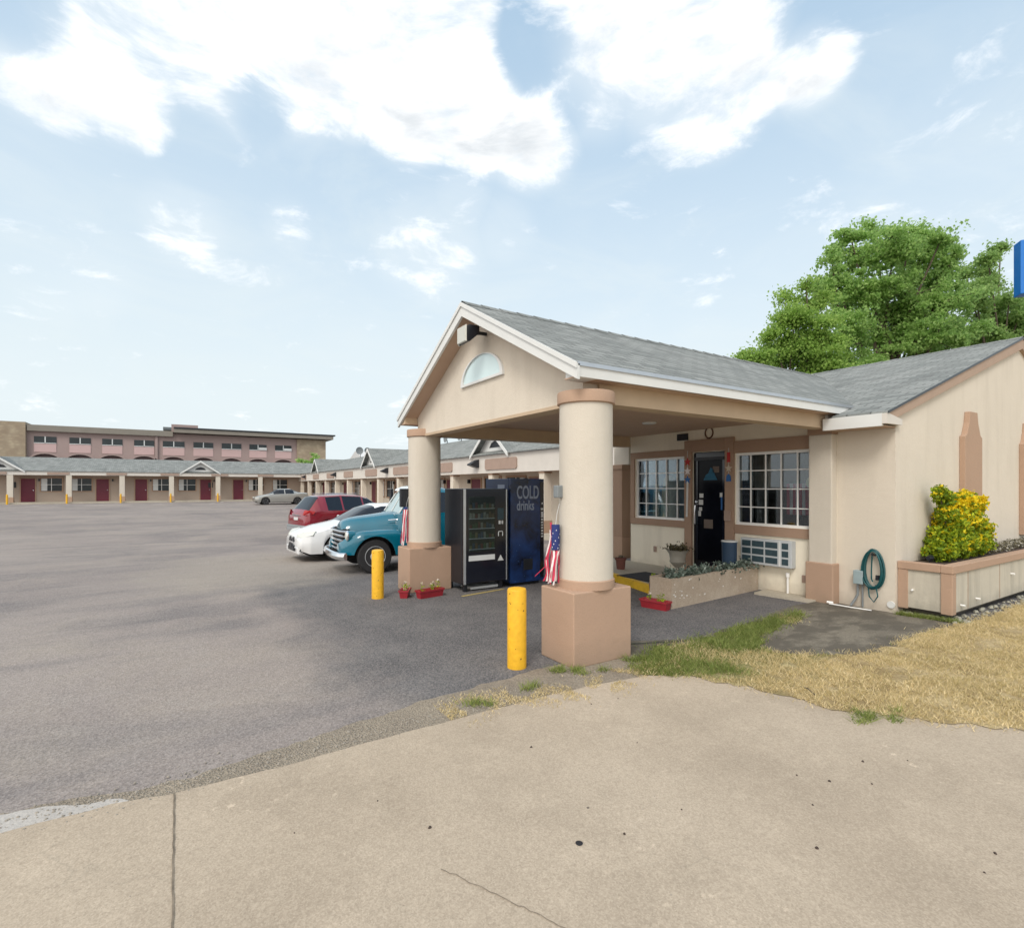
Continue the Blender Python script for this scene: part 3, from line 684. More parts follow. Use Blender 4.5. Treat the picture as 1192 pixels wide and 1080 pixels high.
def inpoly(x, y, poly):
    c = False; n = len(poly); j = n-1
    for i in range(n):
        xi, yi = poly[i]; xj, yj = poly[j]
        if (yi > y) != (yj > y) and x < (xj-xi)*(y-yi)/(yj-yi)+xi: c = not c
        j = i
    return c
def blades(name, mat, P, h, w):
    n = len(P); P = np.asarray(P, dtype=float); a = RNG.random(n)*2*PI; hh = h*(.45+.9*RNG.random(n)); ww = w*(.6+.8*RNG.random(n))
    dx = np.stack([np.cos(a), np.sin(a), 0*a], 1)*ww[:, None]/2
    lean = RNG.normal(size=(n, 2))*.9
    tip = P+np.stack([lean[:, 0]*hh, lean[:, 1]*hh, hh], 1)
    V = np.stack([P-dx, P+dx, tip], 1).reshape(-1, 3)
    me = bpy.data.meshes.new(name); me.vertices.add(3*n); me.vertices.foreach_set('co', V.ravel())
    me.loops.add(3*n); me.loops.foreach_set('vertex_index', np.arange(3*n, dtype=np.int32))
    me.polygons.add(n); me.polygons.foreach_set('loop_start', np.arange(0, 3*n, 3, dtype=np.int32))
    me.update(calc_edges=True); me.materials.append(mat)
    o = bpy.data.objects.new(name, me); C.objects.link(o); return o
# ------------------------------------------------------------------ lawn
gp = grass_pts
green, dry = [], []
rr = random.Random(5)
import mathutils.noise as mn
def vis(x, y):
    dx, dy = x+3.658, y+4.315; e = .845*dx-.534*dy; f = .534*dx+.845*dy
    return f > 1 and e/f < 1.06
tries = 0
while len(green)+len(dry) < 78000 and tries < 400000:
    tries += 1
    x = rr.uniform(-.1, 9.5); y = rr.uniform(-6, 0)
    if not vis(x, y) or not inpoly(x+rr.gauss(0, .07), y+rr.gauss(0, .07), gp): continue
    if mn.noise((x*2.1, y*2.1, 7))+.6*mn.noise((x*9, y*9, 5)) < rr.uniform(-.75, -.05): continue
    v = mn.noise((x*1.4, y*1.4, 0)); v2 = mn.noise((x*5, y*5, 3)); 
    if v2 < -.42: continue
    gs = (y+1.0)*1.6+v*1.8+v2*.4-(x-1.5)*.12
    if x > 2.0 and y < -1.3 and y > -1.75: gs += .8
    (green if gs+rr.uniform(-.5, .5) > .35 else dry).append((x, y, .014))
tuft = []
for k in range(26):
    cx_, cy_ = rr.choice([(-1.0, -.5), (-.3, -.45), (.1, -.6), (-1.6, -.5), (.9, -2.35), (1.0, -2.5), (-.5, -.3), (.35, -.45), (.4, -.9)]); cx_ += rr.gauss(0, .08); cy_ += rr.gauss(0, .05)
    for q in range(60): tuft.append((cx_+rr.gauss(0, .035), cy_+rr.gauss(0, .03), .008))
for k in range(1500):      # weeds under the wall planter's overhang and along the wall foot
    t_ = rr.random(); tuft.append((4.84+t_*.14+rr.gauss(0, .03), -.98-t_*.62+rr.gauss(0, .03), .012))
setp(blades('green_grass', M['grassg'], green+tuft, .05, .007), 'patchy green grass along the edge of the apron beside the near column', 'grass', kind='stuff')
setp(blades('dry_grass', M['grassd'], dry, .030, .006), 'straw-coloured dry lawn to the right of the concrete apron', 'grass', kind='stuff')
dryt = []
for k in range(9000):
    x = rr.uniform(-1.9, 1.0); y = -.62+.12*math.sin(x*3)+rr.gauss(0, .12)-(.0 if x < 0 else x*.35)
    if mn.noise((x*4, y*4, 9)) > .0 and not (-.4 < x < .41 and y > -.29): dryt.append((x, y, .008))
setp(blades('dry_weeds', M['grassd'], dryt, .018, .006), 'sparse straw and dead weeds in the gravel joint by the near column', 'weeds', kind='stuff')
# loose stones along the gravel joint
pb = MB(); rr = random.Random(12)
def pebble(x, y, z, s):
    h = [(math.cos(a)*s*rr.uniform(.7, 1.2), math.sin(a)*s*rr.uniform(.6, 1.1)) for a in (0, 1.1, 2.2, 3.2, 4.2, 5.2)]
    v = [(x+a, y+b, z) for a, b in h]+[(x+a*.6, y+b*.6, z+s*.7) for a, b in h]
    pb.add(v, [(0, 1, 7, 6), (1, 2, 8, 7), (2, 3, 9, 8), (3, 4, 10, 9), (4, 5, 11, 10), (5, 0, 6, 11), (6, 7, 8, 9, 10, 11)])
for i in range(1900):
    x = rr.uniform(-5.5, .6); y = -.53+rr.gauss(0, .075)+max(0, x+2)*.05
    if -.42 < x < .42 and y > -.30: continue
    pebble(x, y, .006, rr.choice([.003, .004, .006, .009])*rr.uniform(.6, 1.2))
for i in range(60): pebble(rr.uniform(-4.4, .3), rr.uniform(-3.4, -.8), .008, rr.uniform(.002, .0045))
setp(pb.build('loose_gravel', M['litstone']), 'loose gravel crumbs scattered along the joint between asphalt and concrete', 'gravel', kind='stuff')
lf = MB(); pb = lf; rr = random.Random(31)
for i in range(46):
    d_ = rr.uniform(1.6, 4.6); e_ = rr.uniform(-.95, .95)*d_
    x = -3.658+.845*e_+.534*d_; y = -4.315-.534*e_+.845*d_
    if y < -.75 and not inpoly(x, y, gp): pebble(x, y, .0085, rr.uniform(.004, .011))
setp(lf.build('dark_litter', plain('dark_litter', (.05, .035, .028), .9, .4, 30)), 'small dark bits of leaf and grit scattered on the concrete apron', 'litter', kind='stuff')
pb = None
tg = MB().tube([(1.02, -1.72, .02), (1.0, -1.80, .03), (.93, -1.90, .02)], .005, 6)
setp(tg.build('twig', M['bark'], org=(1, -1.8, 0)), 'thin dark twig lying where grass meets concrete', 'twig')
mh = MB().lathe([(.017, .008), (.019, .011), (.015, .012)], (-1.96, -2.26, 0), 14)
setp(mh.build('bottle_cap', M['black'], org=(-1.96, -2.26, 0)), 'dark flattened cap lying on the concrete apron', 'cap')

# ------------------------------------------------------------------ things around the office
# bollards
def bollard(x, y, h, r, label):
    t = thing('bollard', label, 'bollard', (x, y, 0), 'yellow bollards in front of the canopy')
    MB().lathe([(r, 0), (r, h-.03), (r*.93, h-.008), (r*.6, h), (0.001, h+.002)], (x, y, 0), 32).build('post', M['yellow'], t, smooth=True)
    ch = MB(); q = random.Random(int(h*1000)+5)
    for i in range(13): 
        a = q.uniform(-3.0, -.6); z = h-.03-.7*q.random()**1.8; s = q.uniform(.003, .009)
        ch.add([(x+(r+.002)*math.cos(a+u*s/r), y+(r+.002)*math.sin(a+u*s/r), z+v*s) for u, v in ((-1, -1), (1, -.6), (.7, 1), (-.6, .8))], [(0, 1, 2, 3)])
    ch.build('paint_chips', plain('chip_brown', (.25, .12, .02), .8, .2, 20), t)
bollard(-.81, .10, .79, .096, 'yellow steel bollard with chipped paint, standing left of the near column')
bollard(-.95, 4.02, .78, .096, 'yellow steel bollard standing left of the far column, in front of the teal truck wheel')

# snack vending machine
V1 = thing('snack_vending_machine', 'black glass-front snack vending machine on legs under the canopy', 'vending machine', (.9, 4.0, 0))
x0, x1, y0, y1 = .39, 1.25, 3.62, 4.36; zb, zt = .13, 1.76
B(x0, y0+.06, zb, x1, y1, zt).build('cabinet', M['black'], V1, bevel=.012)
dv = B(x0+.002, y0, zb+.02, x1-.002, y0+.056, zt-.01).build('door', M['blackgloss'], V1, bevel=.008)
vo = ORG[V1.name]
B(x0-.001, y0-.006, zb+.01, x0+.045, y0+.0, zt-.005).build('edge_strip', M['alu'], dv, org=vo)
B(x1-.02, y0-.006, zb+.02, x1+.001, y0, zt-.01).build('edge_strip', M['alu'], dv, org=vo)
B(x0+.10, y0-.003, .69, x1-.25, y0-.0005, 1.62).build('display_backing', plain('display_dark', (.05, .055, .045), .5, .4, 8), dv, org=vo)
sh = MB(); pr = []
cols_ = [(.16, .14, .07), (.12, .05, .04), (.05, .08, .11), (.2, .2, .17), (.06, .10, .05), (.13, .09, .05)]
pk = []; rr = random.Random(2)
for k, z in enumerate((.72, .90, 1.07, 1.24, 1.41)):
    sh.box(x0+.105, y0-.012, z, x1-.255, y0-.003, z+.012)
    for j in range(9):
        xx = x0+.115+j*.054; pk.append((rr.randrange(6), B(xx, y0-.009, z+.013, xx+.042, y0-.0035, z+.013+rr.uniform(.05, .11))))
sh.build('shelf', M['lightgrey'], dv, org=vo)
pm = [plain('packet', mul(c_, 1.5), .4, .3, 15) for c_ in cols_]
for i, p in pk: p.build('snack_packet', pm[i], dv, org=vo)
B(x0+.10, y0-.016, .69, x1-.25, y0-.0135, 1.62).build('display_glass', M['glass2'], dv, org=vo)
B(x0+.10, y0-.008, .53, x1-.25, y0-.0005, .62).build('pick_up_flap', M['lightgrey'], dv, org=vo)
for nm_, bx_ in (('coin_slot', (x1-.17, 1.14, x1-.13, 1.20)), ('bill_slot', (x1-.11, 1.14, x1-.08, 1.20))): B(bx_[0], y0-.006, bx_[1], bx_[2], y0, bx_[3]).build(nm_, M['lightgrey'], dv, org=vo)
MB().tube([(x1-.175, y0-.006, .93), (x1-.175, y0-.006, 1.0), (x1-.165, y0-.006, 1.01), (x1-.10, y0-.006, 1.01), (x1-.092, y0-.006, 1.0), (x1-.092, y0-.006, .93)], .008, 6).build('coin_return_frame', M['lightgrey'], dv, org=vo)
B(x1-.19, y0-.004, 1.22, x1-.07, y0, 1.42).build('keypad', M['acg'], dv, org=vo)
MB().prism([(x1-.19, .50), (x1-.07, .50), (x1-.13, .60)], 'y', y0-.004, y0).build('warning_sticker', M['lightgrey'], dv, org=vo)
for a in (x0+.08, x1-.08):
    for b in (y0+.1, y1-.08): B(a-.03, b-.03, 0, a+.03, b+.03, zb).build('leg', M['black'], V1)
B(x0+.2, y0+.12, 0.02, x1-.1, y0+.5, .06).build('base_tray', M['lightgrey'], V1)

# drinks machine
V2 = thing('drinks_vending_machine', 'tall dark blue drinks vending machine lettered COLD drinks', 'vending machine', (1.75, 4.1, 0))
x0, x1, y0, y1 = 1.35, 2.09, 3.66, 4.55; zt = 1.94; vo = ORG[V2.name]
B(x0, y0+.07, .07, x1, y1, zt).build('cabinet', plain('navy_side', (.012, .03, .09), .35, .2, 3), V2, bevel=.01)
t = NT('bubble_graphic_blue'); v = t.n('ShaderNodeTexVoronoi'); v.inputs['Scale'].default_value = 9; t.l(t.obj, v.inputs['Vector'])
cc = t.mix(t.map(t.noise(2.5, 5, .6, dist=.8), .35, .7), (.003, .006, .02), (.012, .045, .17)); cc = t.mix(t.map(v.outputs['Distance'], .0, .13, .6, 0), cc, (.10, .2, .42))
M['bub'] = t.fin(cc, .25)
fd = B(x0+.002, y0, .06, x1-.002, y0+.066, zt-.005).build('front_panel', M['bub'], V2, bevel=.006)
B(x1-.09, y0-.004, .12, x1-.012, y0, zt-.06).build('selection_strip', M['blackgloss'], fd, org=vo)
bt = MB()
for i in range(9): bt.box(x1-.07, y0-.012, .86+i*.052, x1-.03, y0-.004, .89+i*.052)
bt.box(x1-.075, y0-.012, 1.36, x1-.03, y0-.004, 1.40).box(x1-.065, y0-.012, 1.47, x1-.035, y0-.004, 1.50)
bt.build('selection_buttons', M['lightgrey'], fd, org=vo)
B(x1-.075, y0-.013, 1.05+.18, x1-.028, y0-.004, 1.33).build('coin_slot', M['alu'], fd, org=vo)
B(x0+.28, y0-.004, .28, x0+.48, y0, .48).build('dispensing_slot', M['black'], fd, org=vo)
B(x0+.05, y0+.1, 0, x1-.05, y1-.1, .07).build('base', M['black'], V2)
def text(s, name, mat, parent, x, y, z, h, sx, face='-y', org=None, ext=.002, off=0):
    cu = bpy.data.curves.new(name, 'FONT'); cu.body = s; cu.size = h; cu.extrude = ext; cu.offset = off
    tmp = bpy.data.objects.new(name+'_tmp', cu); C.objects.link(tmp)
    bpy.context.view_layer.update()
    me = bpy.data.meshes.new_from_object(tmp.evaluated_get(bpy.context.evaluated_depsgraph_get()))
    bpy.data.objects.remove(tmp); me.name = name
    for vv in me.vertices:
        a, b, c = vv.co
        if face == '-y': vv.co = (x+a*sx-org[0], y-c-org[1], z+b-org[2])
        else: vv.co = (x-c-org[0], y-a*sx-org[1], z+b-org[2])
    me.materials.clear(); me.materials.append(mat)
    o = bpy.data.objects.new(name, me); C.objects.link(o); o.parent = parent; return o
M['lett'] = plain('letter_white', (.27, .32, .42), .5, .15, 20)
M['lett2'] = plain('letter_outline_blue', (.12, .16, .28), .5, .2, 20)
text('COLD', 'lettering', M['lett'], fd, x0+.13, y0-.003, 1.58, .33, .54, org=vo, off=.006)
text('drinks', 'lettering', M['lett'], fd, x0+.13, y0-.003, 1.37, .25, .62, org=vo, off=.004)
B(x0-.003, 3.86, 1.72, x0, 4.10, 1.83).build('side_label', M['lett'], V2)

# small grey cabinet behind the drinks machine
setp(B(2.30, 4.9, .0, 2.75, 5.2, 1.95).build('service_cabinet', M['lightgrey'], org=(2.5, 5, 0), bevel=.01), 'pale grey cabinet standing behind the blue drinks machine', 'cabinet')

# windsocks on the columns
def windsock(cx_, cy_, lab, tail, canton=True):
    t = thing('windsock', lab, 'windsock', (cx_, cy_, .75), 'patriotic windsocks hanging on the columns')
    z_t = 1.13 if canton else 1.40
    MB().lathe([(.042, 1.14), (.046, 1.25), (.044, 1.40)] if canton else [(.03, 1.40), (.034, 1.42), (.03, 1.44)], (cx_, cy_, 0), 16).build('canton', M['flagblue'], t, smooth=True)
    st = MB()
    for i in range(26 if canton else 0):
        a = i*2.4; z = 1.15+.22*((i*7) % 26)/26; r = .048
        st.add([(cx_+r*math.cos(a+u), cy_+r*math.sin(a+u), z+v) for u, v in ((-.12, -.004), (.12, -.004), (0, .012))], [(0, 1, 2)])
    if canton: st.build('stars', M['flagwhite'], t)
    MB().tube([(cx_, cy_, 1.40), (cx_+.02, cy_, 1.52), (cx_+.05, cy_, 1.62)], .003, 5).build('cord', M['lightgrey'], t)
    q = random.Random(3); red, wh = MB(), MB()
    for i in range(12):
        a = 2*PI*i/12; mb = red if i % 2 == 0 else wh
        sx = cx_+.042*math.cos(a); sy = cy_+.042*math.sin(a); w_ = .011; pts = []
        for k in range(7):
            f = k/6; xx = sx-.07*f*tail*(i % 5)/2+.008*math.sin(k*1.3+i); yy = sy+.06*f*tail*(i % 4)/2+.008*math.cos(k+i); zz = z_t-(z_t-.78)*f*(1-.06*(i % 3))
            pts.append((xx, yy, zz))
        tx, ty = -math.sin(a), math.cos(a)
        vs = []
        for p in pts: vs += [(p[0]-tx*w_, p[1]-ty*w_, p[2]), (p[0]+tx*w_, p[1]+ty*w_, p[2])]
        mb.add(vs, [(2*k, 2*k+1, 2*k+3, 2*k+2) for k in range(6)])
    red.build('red_streamers', M['flagred'], t); wh.build('white_streamers', M['flagwhite'], t)
    return t
w1 = windsock(-.335, .09, 'red, white and blue windsock hanging on the left side of the near column', .35)
w2 = windsock(-.33, 4.40, 'red and white streamers of a windsock hanging on the far column beside the teal truck', .4, False)
rbn = MB(); vs = []
for k in range(9):
    f = k/8; vs += [(-.36-.09*f, .17+.13*f, 1.0-.15*f), (-.36-.09*f, .175+.13*f, .985-.15*f)]
rbn.add(vs, [(2*k, 2*k+1, 2*k+3, 2*k+2) for k in range(8)])
rbn.build('loose_ribbon', M['flagred'], w1)
for k, (ox, oy, zt_, m_) in enumerate([(-.012, .055, 1.42, 'flagred'), (-.02, .07, 1.34, 'flagwhite'), (-.03, .085, 1.15, 'flagred')]):
    q2 = MB(); vs = []
    for i in range(9):
        f = i/8; cx2 = -.335+ox+.012*math.sin(i+k)-.03*f; cy2 = .09+oy+.012*math.cos(i*1.2+k)+.03*f; zz = zt_-(zt_-.80)*f
        vs += [(cx2-.008, cy2+.006, zz), (cx2+.008, cy2-.006, zz)]
    q2.add(vs, [(2*i, 2*i+1, 2*i+3, 2*i+2) for i in range(8)]); q2.build('loose_ribbon', M[m_], w1)

# trough planters (red plastic) with pale flowers
def trough(x, y, a, L, label, seed, bare=False):
    t = thing('red_trough_planter', label, 'planter', (x, y, 0), 'red plastic trough planters', a)
    mb = MB(); H = .125; w0, w1_, l0, l1 = .055, .075, L/2-.02, L/2
    v = [(-l0, -w0, 0), (l0, -w0, 0), (l0, w0, 0), (-l0, w0, 0), (-l1, -w1_, H), (l1, -w1_, H), (l1, w1_, H), (-l1, w1_, H),
         (-l1+.012, -w1_+.012, H), (l1-.012, -w1_+.012, H), (l1-.012, w1_-.012, H), (-l1+.012, w1_-.012, H), (-l0+.01, -w0+.01, H-.03), (l0-.01, -w0+.01, H-.03), (l0-.01, w0-.01, H-.03), (-l0+.01, w0-.01, H-.03)]
    mb.add(v, [(0, 1, 5, 4), (1, 2, 6, 5), (2, 3, 7, 6), (3, 0, 4, 7), (4, 5, 9, 8), (5, 6, 10, 9), (6, 7, 11, 10), (7, 4, 8, 11), (8, 9, 13, 12), (9, 10, 14, 13), (10, 11, 15, 14), (11, 8, 12, 15), (0, 3, 2, 1)])
    mb.box(-l1-.008, -w1_-.008, H-.022, l1+.008, -w1_-.001, H+.004).box(-l1-.008, w1_+.001, H-.022, l1+.008, w1_+.008, H+.004)
    mb.box(-l1-.008, -w1_-.001, H-.022, -l1-.0005, w1_+.001, H+.004).box(l1+.0005, -w1_-.001, H-.022, l1+.008, w1_+.001, H+.004)
    mb.build('trough', M['red'], t, org=(0, 0, 0))
    MB().add([v[12], v[13], v[14], v[15]], [(0, 1, 2, 3)]).build('soil', M['soil'], t, org=(0, 0, 0))
    q = random.Random(seed); lf, fw, st = [], [], MB()
    for i in range(max(2, int(L/.11))):
        px = q.uniform(-l0+.03, l0-.03); ht = q.uniform(.04, .14)
        st.tube([(px, 0, H-.03), (px+q.uniform(-.02, .02), q.uniform(-.02, .02), H+ht)], .003, 5)
        for k in range(14): lf.append((px+q.gauss(0, .018), q.gauss(0, .02), H+q.uniform(-.02, ht*.8)))
        if not bare or i == 0:
            for k in range(9): fw.append((px+q.gauss(0, .013), q.gauss(0, .013), H+ht+q.gauss(0, .01)))
    st.build('stems', M['bushg'], t, org=(0, 0, 0))
    leaves('foliage', M['bushg'], lf, .035, t); leaves('flowers', M['petal'], fw, .03, t)
    return t
trough(-.55, 3.86, R(58), .26, 'short red trough planter at the left corner of the far column plinth', 1)
trough(-.20, 3.66, R(10), .46, 'long red trough planter along the front of the far column plinth', 2)
trough(2.28, 1.12, R(-78), .44, 'red trough planter leaning at the end of the long concrete planter', 3, True)

# long concrete planter
PL = thing('concrete_planter', 'long weathered concrete planter below the office door with chipped paint', 'planter', (3.6, 1.2, 0))
a0, a1 = (2.44, .96), (4.86, 1.14); wd = .42
def pl4(off0, off1, z0, z1, x_in=0):
    return MB().prism([(a0[0]+x_in, a0[1]+off0), (a1[0]-x_in, a1[1]+off0), (a1[0]-x_in, a1[1]+off1), (a0[0]+x_in, a0[1]+off1)], 'z', z0, z1)
m_ = pl4(0, .07, 0, .43); m_.prism([(a0[0], a0[1]+wd-.07), (a1[0], a1[1]+wd-.07), (a1[0], a1[1]+wd), (a0[0], a0[1]+wd)], 'z', 0, .43)
m_.prism([(a0[0], a0[1]+.0702), (a0[0]+.07, a0[1]+.0702), (a0[0]+.07, a0[1]+wd-.0702), (a0[0], a0[1]+wd-.0702)], 'z', 0, .43)
m_.prism([(a1[0]-.07, a1[1]+.0702), (a1[0], a1[1]+.0702), (a1[0], a1[1]+wd-.0702), (a1[0]-.07, a1[1]+wd-.0702)], 'z', 0, .43)
m_.build('trough', M['plantc'], PL)
pl4(.07, wd-.07, .02, .36, .07).build('soil', M['soil'], PL)
chp = MB(); q = random.Random(9)
for i in range(26):
    f = q.choice([q.uniform(.02, .2), q.uniform(.02, .98)]); zz = q.uniform(.12, .42); s_ = q.uniform(.006, .022)
    X_ = a0[0]+(a1[0]-a0[0])*f; Y_ = a0[1]+(a1[1]-a0[1])*f-.003
    pts = [(X_+s_*1.5*math.cos(k*PI/3)*q.uniform(.5, 1), Y_, zz+s_*math.sin(k*PI/3)*q.uniform(.4, 1)) for k in range(6)]
    chp.add([(x, y-.002+.0745*(x-X_)*0+ (x-X_)*.0744, z) for x, y, z in pts], [tuple(range(6))])
chp.build('bare_chips', plain('chip_white', (.72, .70, .66), .8, .1, 20), PL)
pts = []
q = random.Random(4)
for i in range(64):
    f = q.random(); cx_ = a0[0]+.12+(a1[0]-a0[0]-.24)*f; cy_ = a0[1]+.2+q.uniform(-.12, .12)+.07*f; hh = q.uniform(.05, .2)
    for k in range(26): pts.append((cx_+q.gauss(0, .045), cy_+q.gauss(0, .045), .36+hh*q.random()+.02))
setp(leaves('grey_leaf_plants', M['greyleaf'], pts, .062, org=(3.6, 1.2, .36), aspect=1.9), 'grey-green leafy plants filling the long concrete planter', 'plants')

# stone urn with wilted plant
UR = thing('stone_urn', 'grey stone urn standing left of the office door behind the long planter', 'urn', (4.3, 2.42, .13))
MB().lathe([(.12, .13), (.12, .17), (.06, .20), (.05, .27), (.10, .32), (.15, .38), (.14, .43), (.155, .52), (.19, .58), (.20, .60), (.17, .60), (.16, .57), (.001, .55)], (4.3, 2.42, 0), 32).build('bowl', M['urn'], UR, smooth=True)
q = random.Random(8); setp(leaves('urn_plant', leafmat('dull_leaf', [(.05, .04, .02), (.10, .09, .04), (.16, .14, .08)], .1), [(4.3+q.gauss(0, .09), 2.42+q.gauss(0, .11), .60+abs(q.gauss(0, .05))) for i in range(260)], .055, org=(4.3, 2.42, .6)), 'wilted dull leafy plant growing in the grey stone urn', 'plant')
# blue bin
TB = thing('blue_bin', 'dark blue round plastic bin right of the office door', 'bin', (4.45, 1.42, 0))
MB().lathe([(.115, .02), (.125, .78), (.13, .82), (.13, .85), (.12, .85), (.115, .80), (.001, .4)], (4.45, 1.42, .0), 28).build('body', M['bluebin'], TB, smooth=True)
MB().lathe([(.132, .835), (.136, .848), (.132, .858), (.12, .859)], (4.45, 1.42, 0), 28).build('rim', M['lightgrey'], TB, smooth=True)
# pot on the walkway, door mat
PT = thing('flower_pot', 'small brown terracotta pot on the walkway behind the near column', 'flower pot', (3.88, 3.50, .13))
MB().lathe([(.08, .13), (.10, .32), (.115, .32), (.115, .36), (.10, .36), (.09, .33), (.001, .33)], (3.88, 3.50, 0), 24).build('pot', M['terra'], PT, smooth=True)
leaves('foliage', M['gcover'], [(3.88+q.gauss(0, .04), 3.5+q.gauss(0, .04), .37+abs(q.gauss(0, .02))) for i in range(60)], .03, PT, org=ORG[PT.name])
setp(B(3.25, 1.85, .131, 4.0, 2.95, .145).build('door_mat', M['mat'], org=(3.6, 2.4, .131)), 'black rubber door mat on the walkway by the yellow kerb', 'door mat')
gd = MB().prism([(3.02, 1.62), (3.10, 1.62), (3.10, 1.72), (3.02, 1.72)], 'z', .14, .34)
sp_ = thing('small_potted_shrub', 'small potted green plant beside the end of the yellow kerb', 'plant', (2.95, 1.72, 0))
MB().lathe([(.06, 0), (.08, .22), (.07, .22), (.001, .2)], (2.93, 1.75, 0), 16).build('pot', M['terra'], sp_, smooth=True)
leaves('foliage', M['bushg'], [(2.93+q.gauss(0, .03), 1.75+q.gauss(0, .03), .24+abs(q.gauss(0, .06))) for i in range(90)], .04, sp_, org=ORG[sp_.name])

# utility box with conduit, hose, white pipe on the ground
UB = thing('utility_box', 'pale blue-grey utility box with conduit on the office wall beside the coiled hose', 'utility box', (4.85, -.47, 0))
B(4.80, -.54, .36, 4.898, -.41, .56).build('box', M['grey'], UB, bevel=.008)
MB().tube([(4.86, -.45, .36), (4.86, -.45, .2), (4.84, -.42, .12), (4.80, -.38, .03)], .018).tube([(4.87, -.51, .36), (4.87, -.51, .02)], .014).build('conduit', M['conduit'], UB, smooth=True)
HO = thing('garden_hose', 'coiled dark green garden hose hanging on the office wall', 'hose', (4.85, -.66, .1))
hm = MB(); q = random.Random(6)
for k in range(9):
    ry = .125+q.uniform(-.018, .018); rz = .27+q.uniform(-.02, .02); cz = .60+q.uniform(-.015, .015); dy = q.uniform(-.015, .015); xx = 4.87-.016*(k % 4)-.01
    hm.tube([(xx, -.66+dy+ry*math.sin(a)*(1-.12*math.cos(a)), cz+rz*math.cos(a)) for a in [2*PI*i/30 for i in range(30)]], .0105, 6, closed=True)
hm.tube([(4.83, -.70, .38), (4.82, -.73, .22), (4.82, -.68, .13), (4.82, -.62, .2), (4.83, -.60, .36)], .0095, 6)
hm.tube([(4.83, -.655, .84), (4.83, -.645, .6), (4.84, -.64, .46), (4.83, -.66, .42)], .010, 6)
hm.build('coil', M['hose'], HO, smooth=True)
MB().box(4.82, -.74, .45, 4.86, -.70, .52).tube([(4.9, -.66, .80), (4.80, -.66, .82)], .015).build('hanger', M['black'], HO)
gp_ = MB().tube([(4.62, -.16, .035), (4.66, -.45, .03), (4.70, -.70, .03)], .009, 8).tube([(4.64, -.12, .05), (4.66, -.2, .05)], .018, 8)
setp(gp_.build('loose_pipe', M['vinyl'], org=(4.65, -.4, 0), smooth=True), 'white plastic pipe lying on the ground below the coiled hose', 'pipe')

# raised wall planter at the end wall
WP = thing('wall_planter', 'raised stucco planter with brown rim along the end wall of the office', 'planter', (7, -1.2, 0))
wy0, wy1, wx0, wx1 = -1.55, -.922, 4.96, 13.0
q_ = MB().box(wx0+.02, wy0+.02, .11, wx1, wy0+.10, .64).box(wx0+.02, wy0+.1002, .11, wx0+.10, wy1, .64)
q_.build('panel', stucco('stained_panel', (.54, .50, .42), .3, (.20, .19, .16)), WP)
rim = MB().box(wx0-.01, wy0-.01, .64, wx1, wy0+.13, .745).box(wx0-.01, wy0+.1302, .64, wx0+.13, wy1, .745)
rim.box(wx0, wy0, .09, wx0+.13, wy0+.13, .64).box(wx0, wy1-.12, .09, wx0+.08, wy1, .64)
rim.build('rim', M['tan'], WP, bevel=.008)
B(wx0+.13, wy0+.13, .3, wx1, wy1, .70).build('soil', M['soil'], WP)
B(wx0+.16, wy0+.16, -.02, wx1, wy1, .11).build('footing', M['conc2'], WP)
jn = MB()
for xx in (5.55, 6.8, 8.1): MB().box(xx, wy0+.0165, .12, xx+.012, wy0+.0195, .64).build('panel_joint', M['brown'], WP)
wp = MB()
for xx, zz in ((5.3, .19), (5.85, .22), (7.3, .44)): wp.tube([(xx, wy0+.02, zz), (xx, wy0-.03, zz)], .013, 8)
wp.tube([(wx0+.02, -1.10, .36), (wx0-.02, -1.10, .36)], .013, 8)
wp.build('weep_pipe', M['vinyl'], WP)
# rubble and edging stones under the planter
rbm = MB(); pb = rbm; rr = random.Random(77)
for i in range(150):
    if rr.random() < .4: x = rr.uniform(4.92, 5.1); y = rr.uniform(-1.6, -.95)
    else: x = rr.uniform(4.95, 9.5); y = -1.48-rr.random()*.20
    pebble(x, y, .01, rr.uniform(.012, .045))
setp(rbm.build('planter_rubble', plain('pale_rubble', (.34, .33, .27), .95, .35, 14)), 'broken concrete rubble below the raised wall planter', 'rubble', kind='stuff')

